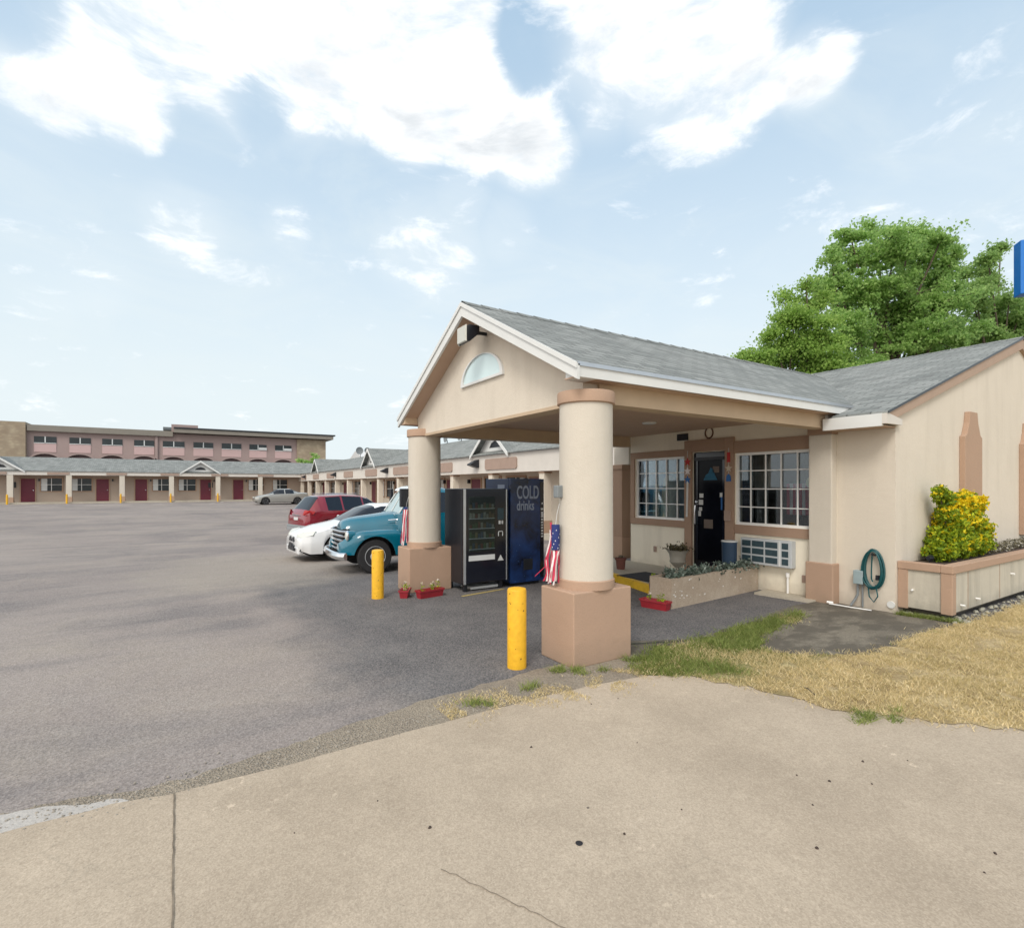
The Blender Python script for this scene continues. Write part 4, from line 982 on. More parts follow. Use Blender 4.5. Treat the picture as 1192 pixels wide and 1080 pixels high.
# yellow-green shrub
SH = thing('variegated_shrub', 'bushy shrub with green and bright yellow leaves in the raised wall planter', 'shrub', (6.3, -1.15, .62))
rr = random.Random(21)
st = MB(); gpts, ypts = [], []
lobes = [(5.95, 1.00, .30, .26, 0), (6.45, .95, .42, .26, 0), (6.9, .93, .40, .24, 0), (5.75, .86, .22, .18, 0), (6.2, 1.25, .30, .24, .3), (6.75, 1.28, .34, .22, .45),
         (5.95, 1.62, .13, .13, .05), (5.80, 1.70, .11, .11, .0), (5.92, 1.42, .10, .14, .2), (6.6, 1.56, .20, .14, .9), (6.95, 1.56, .20, .13, .9), (6.42, 1.46, .14, .14, .9), (7.2, 1.50, .12, .18, .7), (7.25, 1.1, .22, .22, .25), (7.35, .88, .2, .16, .1), (6.75, 1.66, .10, .08, .9)]
for (cx_, cz_, rx, rz_, yf) in lobes:
    st.tube([(6.4+(cx_-6.4)*.3, -1.14, .6), (6.4+(cx_-6.4)*.7, -1.14, .6+(cz_-.6)*.6), (cx_, -1.13, cz_)], [.018, .012, .006], 6)
    for i in range(int(2600*rx*rz_/.06)//8):
        c_ = Vector((rr.gauss(0, 1), rr.gauss(0, 1), rr.gauss(0, 1))).normalized()*rr.uniform(.45, 1.05)
        c_ = Vector((cx_+c_.x*rx*.86, -1.14+c_.y*.24*min(1, rx/.25), cz_+c_.z*rz_*.86))
        y_ = rr.random() < yf*.8+(.14 if c_.z > cz_ else .04)
        for k in range(7):
            p = (c_.x+rr.gauss(0, .022), min(-.93, c_.y+rr.gauss(0, .022)), max(.71, c_.z+rr.gauss(0, .02)))
            (ypts if y_ else gpts).append(p)
st.build('stems', M['bark'], SH, smooth=True)
leaves('green_leaves', M['bushg'], gpts, .055, SH, org=ORG[SH.name], aspect=1.8); leaves('yellow_leaves', M['bushy'], ypts, .055, SH, org=ORG[SH.name], aspect=1.8)
cov = [(7.5+rr.random()*4.5, rr.uniform(-1.25, -.95), .71+abs(rr.gauss(0, .045))) for i in range(2600)]
setp(leaves('ground_cover', M['gcover'], cov, .05, org=(9, -1.1, .62)), 'low brownish ground cover in the raised planter right of the shrub', 'plants', kind='stuff')
SPT = thing('garden_spotlight', 'small dark spotlight on the planter rim left of the shrub', 'spotlight', (5.5, -1.08, .62))
MB().lathe([(.03, 0), (.045, .09), (.04, .095)], (5.42, -1.12, .77), 14, axis='x').build('head', M['black'], SPT, smooth=True)
MB().tube([(5.47, -1.12, .77), (5.47, -1.12, .69)], .008).tube([(5.47, -1.12, .73), (5.6, -1.14, .71), (5.75, -1.15, .715)], .006).build('stake', M['black'], SPT)

# ------------------------------------------------------------------ cars
def lerp_key(keys, x):
    if x <= keys[0][0]: return keys[0][1:]
    for a, b in zip(keys, keys[1:]):
        if x <= b[0]:
            t = (x-a[0])/(b[0]-a[0]) if b[0] > a[0] else 0
            return tuple(p+(q-p)*t for p, q in zip(a[1:], b[1:]))
    return keys[-1][1:]
def car(name, label, cat, keys, wheels, L, glass, paint, wr=.32, extra=None, sill=.22, group=None, rims='wheelrim'):
    """keys: (x, z_top, z_belt, w_top, w_belt, w_sill); nose at x=0 heading -x. glass: list (x0,x1,kind)"""
    T = thing(name, label, cat, (0, 0, 0), group)
    xs = sorted(set([round(k[0], 3) for k in keys]+[round(L*i/70, 3) for i in range(71)]+[round(w+d*.05, 3) for w in wheels for d in range(-9, 10)]+[g[0] for g in glass]+[g[1] for g in glass]))
    xs = [x for x in xs if 0 <= x <= L]
    rings = []
    for x in xs:
        zt, zbt, wt, wb, wsl = lerp_key(keys, x)
        zs = sill+.10*max(0, 1-x/.25)+.12*max(0, 1-(L-x)/.3)
        arch = zs
        for w in wheels:
            d = abs(x-w); r = wr+.055
            if d < r: arch = max(arch, wr+math.sqrt(r*r-d*d))
        arch = min(arch, zbt-.06)
        zm = (zbt+zs)/2
        ring = [(0, zt), (wt*.55, zt-.008), (wt*.88, zt-.03), (wt, zt-.075 if zt-zbt > .2 else zt-(zt-zbt)*.45), (wb-.005, zbt+.005), (wb, zbt-.03)]
        for f in (.33, .66): z = (zbt-.03)+(arch-(zbt-.03))*f; ring.append((wb+(.025 if f < .5 else .02), z))
        ring.append((wsl if arch == zs else wb, arch))
        rings.append(ring)
    groups = {}
    nr = len(rings[0])
    def face(key, vs): groups.setdefault(key, MB()).add(vs, [tuple(range(len(vs)))])
    for i in range(len(xs)-1):
        xm_ = (xs[i]+xs[i+1])/2
        for sgn in (1, -1):
            for j in range(nr-1):
                a, b = rings[i], rings[i+1]
                vs = [(xs[i], sgn*a[j][0], a[j][1]), (xs[i+1], sgn*b[j][0], b[j][1]), (xs[i+1], sgn*b[j+1][0], b[j+1][1]), (xs[i], sgn*a[j+1][0], a[j+1][1])]
                if sgn < 0: vs = vs[::-1]
                key = 'body'
                for (g0, g1, kd) in glass:
                    if g0 <= xm_ <= g1:
                        if kd == 'side' and j == 3: key = 'side_window%d%d' % (sgn, g0*100)
                        if kd == 'front' and j in (0, 1, 2): key = 'windshield'
                        if kd == 'rear' and j in (0, 1, 2): key = 'rear_window'
                face(key, vs)
    for i, nm in ((0, 'body'), (len(xs)-1, 'body')):
        ring = rings[i]; loop = [(xs[i], y, z) for y, z in ring]+[(xs[i], -y, z) for y, z in ring[::-1][:-1]]
        face('body', loop)
    for key, mb in groups.items():
        bmv = mb
        me_mat = paint if key == 'body' else M['carglass']
        o = bmv.build('side_window' if key[:4] == 'side' else key, me_mat, T, org=(0, 0, 0))
        bm = bmesh.new(); bm.from_mesh(o.data); bmesh.ops.remove_doubles(bm, verts=bm.verts, dist=.0004); bmesh.ops.recalc_face_normals(bm, faces=bm.faces); bm.to_mesh(o.data); bm.free()
        o.data.polygons.foreach_set('use_smooth', [True]*len(o.data.polygons)); o.data.set_sharp_from_angle(angle=R(38))
    wv = lerp_key(keys, L/2)[3]
    B(.25, -wv+.22, .17, L-.25, wv-.22, .62).build('underbody', M['dark'], T, org=(0, 0, 0))
    for w in wheels:
        for sgn in (1, -1): wheel(T, w, sgn*(wv-.10), wr, sgn, rims)
        B(w-wr-.04, -wv+.06, .20, w+wr+.04, wv-.06, .62).build('wheel_well', M['dark'], T, org=(0, 0, 0)) if False else None
    return T
def wheel(T, x, y, r, sgn, rims='wheelrim', wd=.20, hub=False):
    ty = MB().lathe([(r*.62, -wd/2), (r*.94, -wd/2), (r, -wd/2+.025), (r, wd/2-.025), (r*.94, wd/2), (r*.66, wd/2), (r*.62, wd/2-.02)], (x, y, r), 40, axis='y')
    o = ty.build('wheel', M['rubber'], T, org=(0, 0, 0), smooth=True)
    s = sgn
    if hub:
        prof = [(r*.64, s*(wd/2-.012)), (r*.60, s*(wd/2+.004)), (r*.52, s*(wd/2-.01)), (r*.46, s*(wd/2-.03)), (r*.38, s*(wd/2-.008)), (r*.30, s*(wd/2-.004)), (r*.26, s*(wd/2+.025)), (r*.12, s*(wd/2+.04)), (.001, s*(wd/2+.042))]
        MB().lathe(prof, (x, y, r), 36, axis='y').build('hubcap', [M['wheelrim'], M['chrome']], o, org=(0, 0, 0), smooth=True, angle=20)
    else:
        rim_ = MB().lathe([(r*.64, s*(wd/2-.012)), (r*.58, s*(wd/2-.004)), (r*.55, s*(wd/2-.05))], (x, y, r), 32, axis='y')
        rim_.build('rim_ring', M[rims], o, org=(0, 0, 0), smooth=True)
        sp = MB()
        for k in range(5):
            a = 2*PI*k/5+.3
            for q in (-.14, .14):
                c, s2 = math.cos(a+q*.6), math.sin(a+q*.6)
                sp.tube([(x+c*r*.12, y+s*(wd/2-.02), r+s2*r*.12), (x+math.cos(a+q)*r*.57, y+s*(wd/2-.014), r+math.sin(a+q)*r*.57)], .018, 5)
        sp.lathe([(r*.15, s*(wd/2-.03)), (r*.12, s*(wd/2-.005))], (x, y, r), 16, axis='y')
        sp.build('spokes', M[rims], o, org=(0, 0, 0))
def mv(T, x, y, z, rz): T.location = (x, y, z); T.rotation_euler = (0, 0, rz)

# white sedan
ks = [(0, .62, .55, .50, .62, .55), (.06, .70, .62, .62, .72, .66), (.25, .80, .70, .66, .83, .80), (.6, .90, .80, .66, .88, .86), (1.05, .985, .90, .66, .89, .88), (1.15, 1.01, .93, .66, .89, .88), (1.75, 1.33, .95, .56, .89, .88),
      (2.15, 1.435, .97, .56, .89, .88), (2.7, 1.44, .98, .56, .89, .88), (3.2, 1.38, 1.0, .55, .89, .88), (3.95, 1.12, 1.02, .60, .87, .86), (4.15, 1.09, 1.0, .62, .85, .84), (4.55, 1.05, .95, .60, .80, .78), (4.68, .80, .75, .55, .70, .65)]
S = car('white_sedan', 'white four-door sedan parked between the teal truck and the red crossover', 'sedan', ks, (.92, 3.72), 4.68, [(1.12, 1.98, 'front'), (1.45, 2.42, 'side'), (2.50, 3.35, 'side'), (3.25, 3.9, 'rear')], M['cwhite'], .325)
for sg in (1, -1):
    MB().prism([(-.03, .50), (-.012, .615), (.08, .66), (.09, .50)], 'y', sg*.05, sg*.25).build('grille', M['black'], S, org=(0, 0, 0), bevel=.02)
    MB().add([(-.026, sg*.34, .27), (.045, sg*.68, .29), (.045, sg*.68, .38), (-.026, sg*.34, .355), (.09, sg*.34, .27), (.12, sg*.62, .29), (.12, sg*.62, .38), (.09, sg*.34, .355)], [(0, 1, 2, 3), (4, 7, 6, 5), (0, 4, 5, 1), (3, 2, 6, 7)]).build('fog_lamp_recess', M['black'], S, org=(0, 0, 0))
    hl = MB().add([(.055, sg*.36, .60), (.10, sg*.66, .60), (.34, sg*.845, .66), (.42, sg*.80, .755), (.20, sg*.62, .735), (.085, sg*.40, .675)], [(0, 1, 2, 3, 4, 5)])
    for k in range(6): pass
    hl.v += [(x+.06, y*.93, z-.02) for x, y, z in hl.v]; hl.f += [(i, (i+1) % 6, 6+(i+1) % 6, 6+i) for i in range(6)]; hl.m += [0]*6
    hl.v = [(x-.055, y+sg*.03, z+.035) if i < 6 else (x, y, z) for i, (x, y, z) in enumerate(hl.v)]
    hl.build('headlight', M['headlamp'], S, org=(0, 0, 0))
    MB().box(1.45, sg*.90, .97, 1.62, sg*1.06, 1.08).build('mirror', M['cwhite'], S, org=(0, 0, 0), bevel=.03)
B(-.035, -.28, .27, .03, .28, .42).build('lower_intake', M['black'], S, org=(0, 0, 0), bevel=.02)
B(-.045, -.15, .36, -.031, .15, .47).build('plate', M['black'], S, org=(0, 0, 0))
B(-.012, -.62, .20, .12, .62, .40).build('bumper', M['cwhite'], S, org=(0, 0, 0), bevel=.04)
mv(S, -1.20, 10.15, -.105, R(3))

# red crossover, tail towards the lot
ks = [(0, .75, .62, .60, .72, .66), (.05, 1.0, .85, .70, .82, .78), (.15, 1.12, 1.0, .72, .88, .86), (.55, 1.60, 1.10, .60, .91, .90), (.75, 1.655, 1.08, .61, .915, .90), (1.6, 1.685, 1.06, .62, .915, .90), (2.3, 1.66, 1.03, .61, .91, .90), (2.7, 1.55, 1.01, .61, .91, .90),
      (3.4, 1.12, 1.0, .66, .90, .89), (3.6, 1.06, .97, .66, .89, .88), (4.3, .95, .82, .62, .86, .84), (4.48, .75, .65, .5, .72, .7)]
SV = car('red_crossover', 'dark red crossover parked with its tailgate towards the open lot', 'crossover', ks, (.85, 3.52), 4.48, [(.16, .60, 'rear'), (.85, 1.45, 'side'), (1.52, 2.35, 'side'), (2.42, 3.1, 'side'), (2.62, 3.38, 'front')], M['cred'], .35, sill=.28)
for sg in (1, -1):
    MB().add([(.06, sg*.60, 1.10), (-.005, sg*.60, .93), (.03, sg*.80, .92), (.26, sg*.935, .96), (.34, sg*.925, 1.06), (.14, sg*.86, 1.10)], [(0, 1, 2, 3, 4, 5)]).build('tail_light', M['taillamp'], SV, org=(0, 0, 0))
    MB().box(2.55, sg*.93, 1.02, 2.72, sg*1.10, 1.16).build('mirror', M['cred'], SV, org=(0, 0, 0), bevel=.03)
    MB().tube([(.9, sg*.56, 1.70), (2.2, sg*.56, 1.71)], .015, 6).build('roof_rail', M['alu'], SV, org=(0, 0, 0))
B(-.05, -.80, .30, .30, .80, .54).build('rear_bumper', M['conduit'], SV, org=(0, 0, 0), bevel=.05)
B(-.065, -.66, .32, -.051, .66, .44).build('skid_plate', M['alu'], SV, org=(0, 0, 0))
B(-.014, -.17, .72, .03, .17, .83).build('license_plate', M['lightgrey'], SV, org=(0, 0, 0))
B(-.01, -.32, .89, .04, .32, .93).build('chrome_strip', M['chrome'], SV, org=(0, 0, 0))
mv(SV, .10, 17.0, -.20, R(13))

# silver sedan far off
SC = car('silver_sedan', 'small silver sedan parked far off near the corner of the lot', 'sedan', [(0, .60, .52, .5, .62, .55), (.08, .68, .6, .62, .74, .68), (.3, .78, .7, .66, .82, .8), (1.1, .95, .88, .64, .86, .85), (1.2, .97, .9, .64, .86, .85), (1.95, 1.40, .94, .54, .86, .85), (2.9, 1.42, .96, .54, .86, .85), (3.75, 1.08, .98, .58, .85, .84), (4.4, 1.04, .94, .58, .80, .78), (4.5, .78, .7, .5, .7, .65)],
         (.85, 3.5), 4.5, [(1.18, 1.9, 'front'), (1.5, 2.4, 'side'), (2.48, 3.2, 'side'), (2.98, 3.7, 'rear')], M['csilver'], .31)
for sg in (1, -1): MB().box(.02, sg*.42, .60, .14, sg*.70, .70).build('headlight', M['headlamp'], SC, org=(0, 0, 0))
mv(SC, 1.9, 47.2, gz(0, 47.2)-.01, R(2))

# 1950s pickup
TK = thing('vintage_pickup', 'vintage teal pickup truck with chrome grille and bumper, parked nose out', 'pickup truck', (0, 0, 0))
Z0 = (0, 0, 0); TP = M['teal']
def loftx(secs, close=True):
    mb = MB(); n = len(secs[0][1])
    for x, ring in secs:
        for (y, z) in ring: mb.v.append((x, y, z))
    for i in range(len(secs)-1):
        for k in range(n-1): mb.f.append((i*n+k, i*n+k+1, (i+1)*n+k+1, (i+1)*n+k)); mb.m.append(0)
    if close: mb.f.append(tuple(range(n))); mb.m.append(0); mb.f.append(tuple((len(secs)-1)*n+k for k in range(n))[::-1]); mb.m.append(0)
    mb.smooth = True; return mb
# x=0 at bumper face; axle .85; cowl 1.6 ; 
def hood_ring(w_, zb_, zt_, n=16): return [(w_*math.copysign(abs(math.cos(a))**.75, math.cos(a)), zb_+(zt_-zb_)*abs(math.sin(a))**.72) for a in [PI*i/n for i in range(n+1)]]
hs_ = [(.22, .30, .62, .92), (.235, .34, .62, .99), (.27, .37, .62, 1.045), (.33, .395, .62, 1.085), (.42, .42, .62, 1.115), (.6, .45, .62, 1.145), (.9, .49, .62, 1.18), (1.20, .555, .62, 1.22), (1.38, .60, .62, 1.235)]
loftx([(x, hood_ring(w_, zb_, zt_)) for x, w_, zb_, zt_ in hs_]).build('hood', TP, TK, org=Z0, smooth=True, angle=50)
for sg in (1, -1):
    MB().tube([(1.15, sg*.54, 1.07), (1.42, sg*.585, 1.085)], .014, 6).tube([(1.36, sg*.578, 1.05), (1.41, sg*.585, 1.05)], .012, 6).build('hood_badge', M['chrome'], TK, org=Z0)
WX, WR = .78, .35
for sg in (1, -1):
    secs = []
    for i in range(41):
        x = .12+1.56*i/40
        u = (x-.12)/1.56
        top = .60+.28*math.sin(min(1, u/.30)*PI/2)**.8 if u < .30 else .88+.015*math.sin((u-.3)/.7*PI)*1-(.50*max(0, (u-.72)/.28)**1.7)
        out = .60+.33*math.sin(min(1, u/.28)*PI/2)**.7 if u < .28 else .93-.03*max(0, (u-.7)/.3)
        low = .40 if x < WX else .36
        d = abs(x-WX); rr_ = WR+.07
        if d < rr_: low = max(low, WR+math.sqrt(rr_*rr_-d*d)*1.0)
        low = min(low, top-.03)
        inn = .36
        ring = [(sg*inn, max(low, .45)), (sg*inn, top-.03)]
        for k in range(9):
            a = PI/2*k/8; yy = out-.17+.17*math.sin(a); zz = top-.16+.16*math.cos(a)
            zz = max(zz, low); ring.append((sg*yy, zz))
        ring += [(sg*(out+.004), max(low, (top-.16+low)/2)), (sg*out, low), (sg*(out-.03), low)]
        secs.append((x, ring))
    loftx(secs, close=True).build('front_fender', TP, TK, org=Z0, smooth=True, angle=45)
    # headlamp
    hp = MB().lathe([(.10, .40), (.112, .30), (.112, .245), (.10, .235), (.085, .24)], (0, sg*.70, .78), 28, axis='x')
    h_ = hp.build('headlight', TP, TK, org=Z0, smooth=True)
    MB().lathe([(.092, .240), (.07, .218), (.001, .208)], (0, sg*.70, .78), 28, axis='x').build('lens', M['headlamp'], h_, org=Z0, smooth=True)
    MB().lathe([(.116, .26), (.116, .24), (.10, .23), (.092, .236)], (0, sg*.70, .78), 28, axis='x').build('bezel', M['chrome'], h_, org=Z0, smooth=True)
    wheel(TK, WX, sg*.80, WR, sg, wd=.19, hub=True); wheel(TK, 3.85, sg*.80, WR, sg, wd=.19, hub=True)
    # running board
    B(1.62, sg*.62, .34, 2.95, sg*.92, .40).build('running_board', TP, TK, org=Z0, bevel=.015)
    # rear fender
    secs = []
    for i in range(25):
        x = 3.25+1.2*i/24; u = abs(x-3.85)/.6; top = .98-.45*u**2.2; d = abs(x-3.85); low = .40
        if d < rr_: low = max(low, WR+math.sqrt(max(0, rr_*rr_-d*d)))
        low = min(low, top-.02); out = .94-.12*u**3
        secs.append((x, [(sg*.72, low), (sg*.72, top), (sg*(out-.08), top), (sg*(out-.02), max(low, top-.05)), (sg*out, max(low, top-.14)), (sg*out, low)]))
    loftx(secs).build('rear_fender', TP, TK, org=Z0, smooth=True, angle=50)
# grille: five chrome bars wrapping round, on a dark shell
MB().prism([(.24, .44), (.20, .50), (.20, .86), (.26, .90), (.34, .90), (.34, .44)], 'y', -.56, .56).build('grille_shell', M['dark'], TK, org=Z0)
for k, z in enumerate((.855, .765, .675, .585, .50)):
    pts = [(.34, -.66, z), (.24, -.62, z), (.175, -.50, z), (.15, -.25, z), (.145, 0, z), (.15, .25, z), (.175, .50, z), (.24, .62, z), (.34, .66, z)]
    mb = MB(); vs = []
    for (x, y, zz) in pts: vs += [(x, y, zz-.024), (x-.03, y*1.03, zz-.014), (x-.03, y*1.03, zz+.014), (x, y, zz+.024)]
    mb.add(vs, [(4*i+j, 4*i+(j+1) % 4, 4*i+4+(j+1) % 4, 4*i+4+j) for i in range(8) for j in range(4)]+[(0, 1, 2, 3), (35, 34, 33, 32)])
    mb.build('grille_bar', M['chrome'], TK, org=Z0, smooth=True, angle=30)
bp = MB(); vs = []
for (x, y) in [(.16, -.90), (.07, -.80), (.02, -.55), (0, -.25), (0, 0), (0, .25), (.02, .55), (.07, .80), (.16, .90)]:
    vs += [(x+.03, y, .30), (x-.005, y, .325), (x-.025, y, .38), (x-.005, y, .435), (x+.03, y, .455), (x+.045, y, .44), (x+.045, y, .31)]
bp.add(vs, [(7*i+j, 7*i+(j+1) % 7, 7*i+7+(j+1) % 7, 7*i+7+j) for i in range(8) for j in range(7)]+[tuple(range(7)), tuple(range(62, 55, -1))])
bp.build('front_bumper', M['chrome'], TK, org=Z0, smooth=True, angle=30)
# cab
cab = MB()
ck_ = [(1.52, 1.20, 1.19, .55, .66), (1.60, 1.235, 1.20, .60, .74), (1.86, 1.70, 1.22, .52, .80), (1.98, 1.775, 1.22, .56, .82), (2.2, 1.80, 1.22, .58, .83), (2.6, 1.79, 1.22, .58, .83), (2.85, 1.74, 1.22, .56, .82), (2.95, 1.62, 1.22, .54, .80), (3.0, 1.25, 1.2, .56, .78)]
grp = {}
n_x = [1.52, 1.56, 1.60]+[1.60+.26*i/5 for i in range(1, 6)]+[1.92, 1.98, 2.05, 2.2, 2.4, 2.62, 2.74, 2.85, 2.9, 2.95, 3.0]
rg = []
for x in n_x:
    zt, zb_, wt, wb = lerp_key(ck_, x)
    rg.append([(0, zt), (wt*.5, zt-.006), (wt*.85, zt-.03), (wt, zt-(zt-zb_)*.22), (wb-.01, zb_), (wb, zb_-.04), (wb+.03, .95), (wb+.035, .65), (wb, .38)])
for i in range(len(n_x)-1):
    for sg in (1, -1):
        for j in range(8):
            a, b = rg[i], rg[i+1]; vs = [(n_x[i], sg*a[j][0], a[j][1]), (n_x[i+1], sg*b[j][0], b[j][1]), (n_x[i+1], sg*b[j+1][0], b[j+1][1]), (n_x[i], sg*a[j+1][0], a[j+1][1])]
            xm_ = (n_x[i]+n_x[i+1])/2; key = 'cab'
            if 1.60 < xm_ < 1.86 and j in (0, 1, 2): key = 'windshield'
            if 1.92 < xm_ < 2.74 and j == 3: key = 'side_window%d' % sg
            if xm_ > 2.95 and j in (0, 1): key = 'rear_window'
            grp.setdefault(key, MB()).add(vs, [(0, 1, 2, 3)])
grp['cab'].add([(3.0, y, z) for y, z in rg[-1]]+[(3.0, -y, z) for y, z in rg[-1][::-1][:-1]], [tuple(range(17))])
grp['cab'].add([(1.52, y, z) for y, z in rg[0]]+[(1.52, -y, z) for y, z in rg[0][::-1][:-1]], [tuple(range(17))])
for key, mb in grp.items():
    o = mb.build('side_window' if key[:4] == 'side' else key, TP if key == 'cab' else (M['screenglass'] if key == 'windshield' else M['carglass']), TK, org=Z0)
    bm = bmesh.new(); bm.from_mesh(o.data); bmesh.ops.remove_doubles(bm, verts=bm.verts, dist=.0004); bmesh.ops.recalc_face_normals(bm, faces=bm.faces); bm.to_mesh(o.data); bm.free()
    o.data.polygons.foreach_set('use_smooth', [True]*len(o.data.polygons)); o.data.set_sharp_from_angle(angle=R(40))
B(1.70, -.012, 1.22, 1.73, .012, 1.5).build('windshield_post', TP, TK, org=Z0) if False else None
MB().tube([(1.585, 0, 1.24), (1.855, 0, 1.70)], .012, 6).tube([(1.585, -.60, 1.23), (1.845, -.53, 1.64)], .016, 6).tube([(1.585, .60, 1.23), (1.845, .53, 1.64)], .016, 6).build('windshield_frame', M['lightgrey'], TK, org=Z0)
MB().prism([(1.80, 1.70), (1.84, 1.745), (1.98, 1.795), (2.1, 1.812), (2.1, 1.80), (1.9, 1.75)], 'y', -.50, .50).build('sun_visor', M['cwhite'], TK, org=Z0)
for sg in (1, -1):
    MB().box(1.84, sg*.93, 1.40, 1.90, sg*1.06, 1.74).build('mirror', M['black'], TK, org=Z0, bevel=.01)
    MB().tube([(1.82, sg*.83, 1.25), (1.82, sg*1.0, 1.40)], .01, 6).build('mirror_arm', M['chrome'], TK, org=Z0)
bd = MB().box(3.06, -.74, .50, 5.0, -.70, 1.06).box(3.06, .70, .50, 5.0, .74, 1.06).box(3.06, -.6995, .50, 3.10, .6995, 1.06).box(4.96, -.6995, .50, 5.0, .6995, 1.04).box(3.10, -.6995, .50, 4.96, .6995, .54)
bd.build('cargo_bed', TP, TK, org=Z0)
MB().box(3.05, -.78, 1.061, 5.01, -.68, 1.10).box(3.05, .68, 1.061, 5.01, .78, 1.10).build('bed_rail', plain('pale_teal_rail', (.25, .5, .58), .35, .1, 3), TK, org=Z0, bevel=.01)
B(.5, -.40, .34, 5.0, .40, .46).build('chassis', M['dark'], TK, org=Z0); B(.3, -.5, .46, 1.6, .5, .62).build('engine_bay', M['dark'], TK, org=Z0)
B(.48, -.74, .42, 1.10, .74, .78).build('wheel_well', M['dark'], TK, org=Z0)
B(3.5, -.715, .42, 4.2, .715, .8).build('wheel_well', M['dark'], TK, org=Z0) if False else None
for ch in list(TK.children):
    nm_ = ch.name.split('.')[0]
    if nm_ in ('hood', 'hood_badge', 'front_fender', 'headlight', 'grille_shell', 'grille_bar', 'front_bumper', 'engine_bay'): continue
    if nm_ in ('wheel', 'wheel_well') and max(v.co.x for v in ch.data.vertices) < 1.6: continue
    for o_ in [ch]+list(ch.children):
        for v in o_.data.vertices: v.co.x -= .20
mv(TK, -.96, 7.33, 0, R(-3))

# ------------------------------------------------------------------ motel rows
def post_of(mb_cream, mb_tan, x0, y0, x1, y1, z0, z1): 
    mb_cream.box(x0, y0, z0+.5, x1, y1, z1); mb_tan.box(x0-.03, y0-.03, z0, x1+.03, y1+.03, z0+.5)
def shx(name, par, mb, m, **k): return mb.build(name, m, par, **k)
RW = thing('motel_room_wing', 'long single-storey motel wing with white fascia running back behind the cars', 'building', (9, 30, 0))
ro = ORG[RW.name]
FX = 7.5
B(9.0, 4.9, 0, 9.2, 62, 3.1).build('wall', M['pink'], RW)
B(15.0, 4.9, 0, 15.2, 62, 3.1).build('wall', M['pink'], RW)
B(9.2, 4.9, 0, 15.0, 5.1, 3.1).build('wall', M['pink'], RW)
B(FX, 4.9, 2.36, FX+.12, 62.4, 3.12).build('fascia', M['fascia'], RW)
B(FX+.12, 4.9, 2.40, 9.0, 62, 2.44).build('soffit', M['soffit'], RW)
B(FX-.03, 4.9, 3.12, FX+.15, 62.4, 3.17).build('gutter', M['alu'], RW)
rf = MB(); rx0, rxr, rz0, rzr = 7.38, 11.0, 3.17, 4.60
rf.add([(rx0, 4.7, rz0), (rxr, 4.7, rzr), (rxr, 62.4, rzr), (rx0, 62.4, rz0), (15.6, 4.7, 2.9), (15.6, 62.4, 2.9), (rx0, 4.7, rz0-.04), (rx0, 62.4, rz0-.04)], [(0, 1, 2, 3), (1, 4, 5, 2), (6, 0, 3, 7)])
rf.build('roof', M['shy'], RW)
for i in range(-1, 13):
    y = 11.4+3.76*i; c_ = MB().box(7.56, y-.16, .55+.1*0, 7.88, y+.16, 2.36)
    zg = gz(0, y)-.2
    p = c_.build('post', M['pink'], RW); B(7.53, y-.19, zg, 7.91, y+.19, .55).build('plinth', M['tan'], p, org=ro)
    B(7.54, y-.18, 2.28, 7.90, y+.18, 2.358).build('neck', M['brown'], p, org=ro)
p = B(7.5, 61.6, .3, 7.95, 62.1, 2.36).build('post', M['cream'], RW)
def room_door(par, org, axis, c, zf, m='maroon'):
    mb = MB()
    if axis == 'y':
        d = B(8.955, c-.46, zf, 8.998, c+.46, zf+2.05).build('door', M[m], par); f = MB().box(8.93, c-.54, zf, 8.998, c-.47, zf+2.12).box(8.93, c+.47, zf, 8.998, c+.54, zf+2.12).box(8.93, c-.469, zf+2.06, 8.998, c+.469, zf+2.12)
        f.build('door_frame', M['tan'], d, org=org); B(8.92, c-.38, zf+1.0, 8.954, c-.33, zf+1.06).build('handle', M['chrome'], d, org=org)
    else:
        d = B(c-.46, 57.455, zf, c+.46, 57.498, zf+2.05).build('door', M[m], par); f = MB().box(c-.54, 57.43, zf, c-.47, 57.498, zf+2.12).box(c+.47, 57.43, zf, c+.54, 57.498, zf+2.12).box(c-.469, 57.43, zf+2.06, c+.469, 57.498, zf+2.12)
        f.build('door_frame', M['tan'], d, org=org); B(c+.33, 57.42, zf+1.0, c+.38, 57.454, zf+1.06).build('handle', M['chrome'], d, org=org)
def door_lamp(par, org, axis, c, zf):
    if axis == 'y': B(8.86, c-.06, zf+1.85, 8.999, c+.06, zf+2.05).build('door_lamp', M['black'], par)
    else: B(c-.06, 57.36, zf+1.85, c+.06, 57.499, zf+2.05).build('door_lamp', M['black'], par)
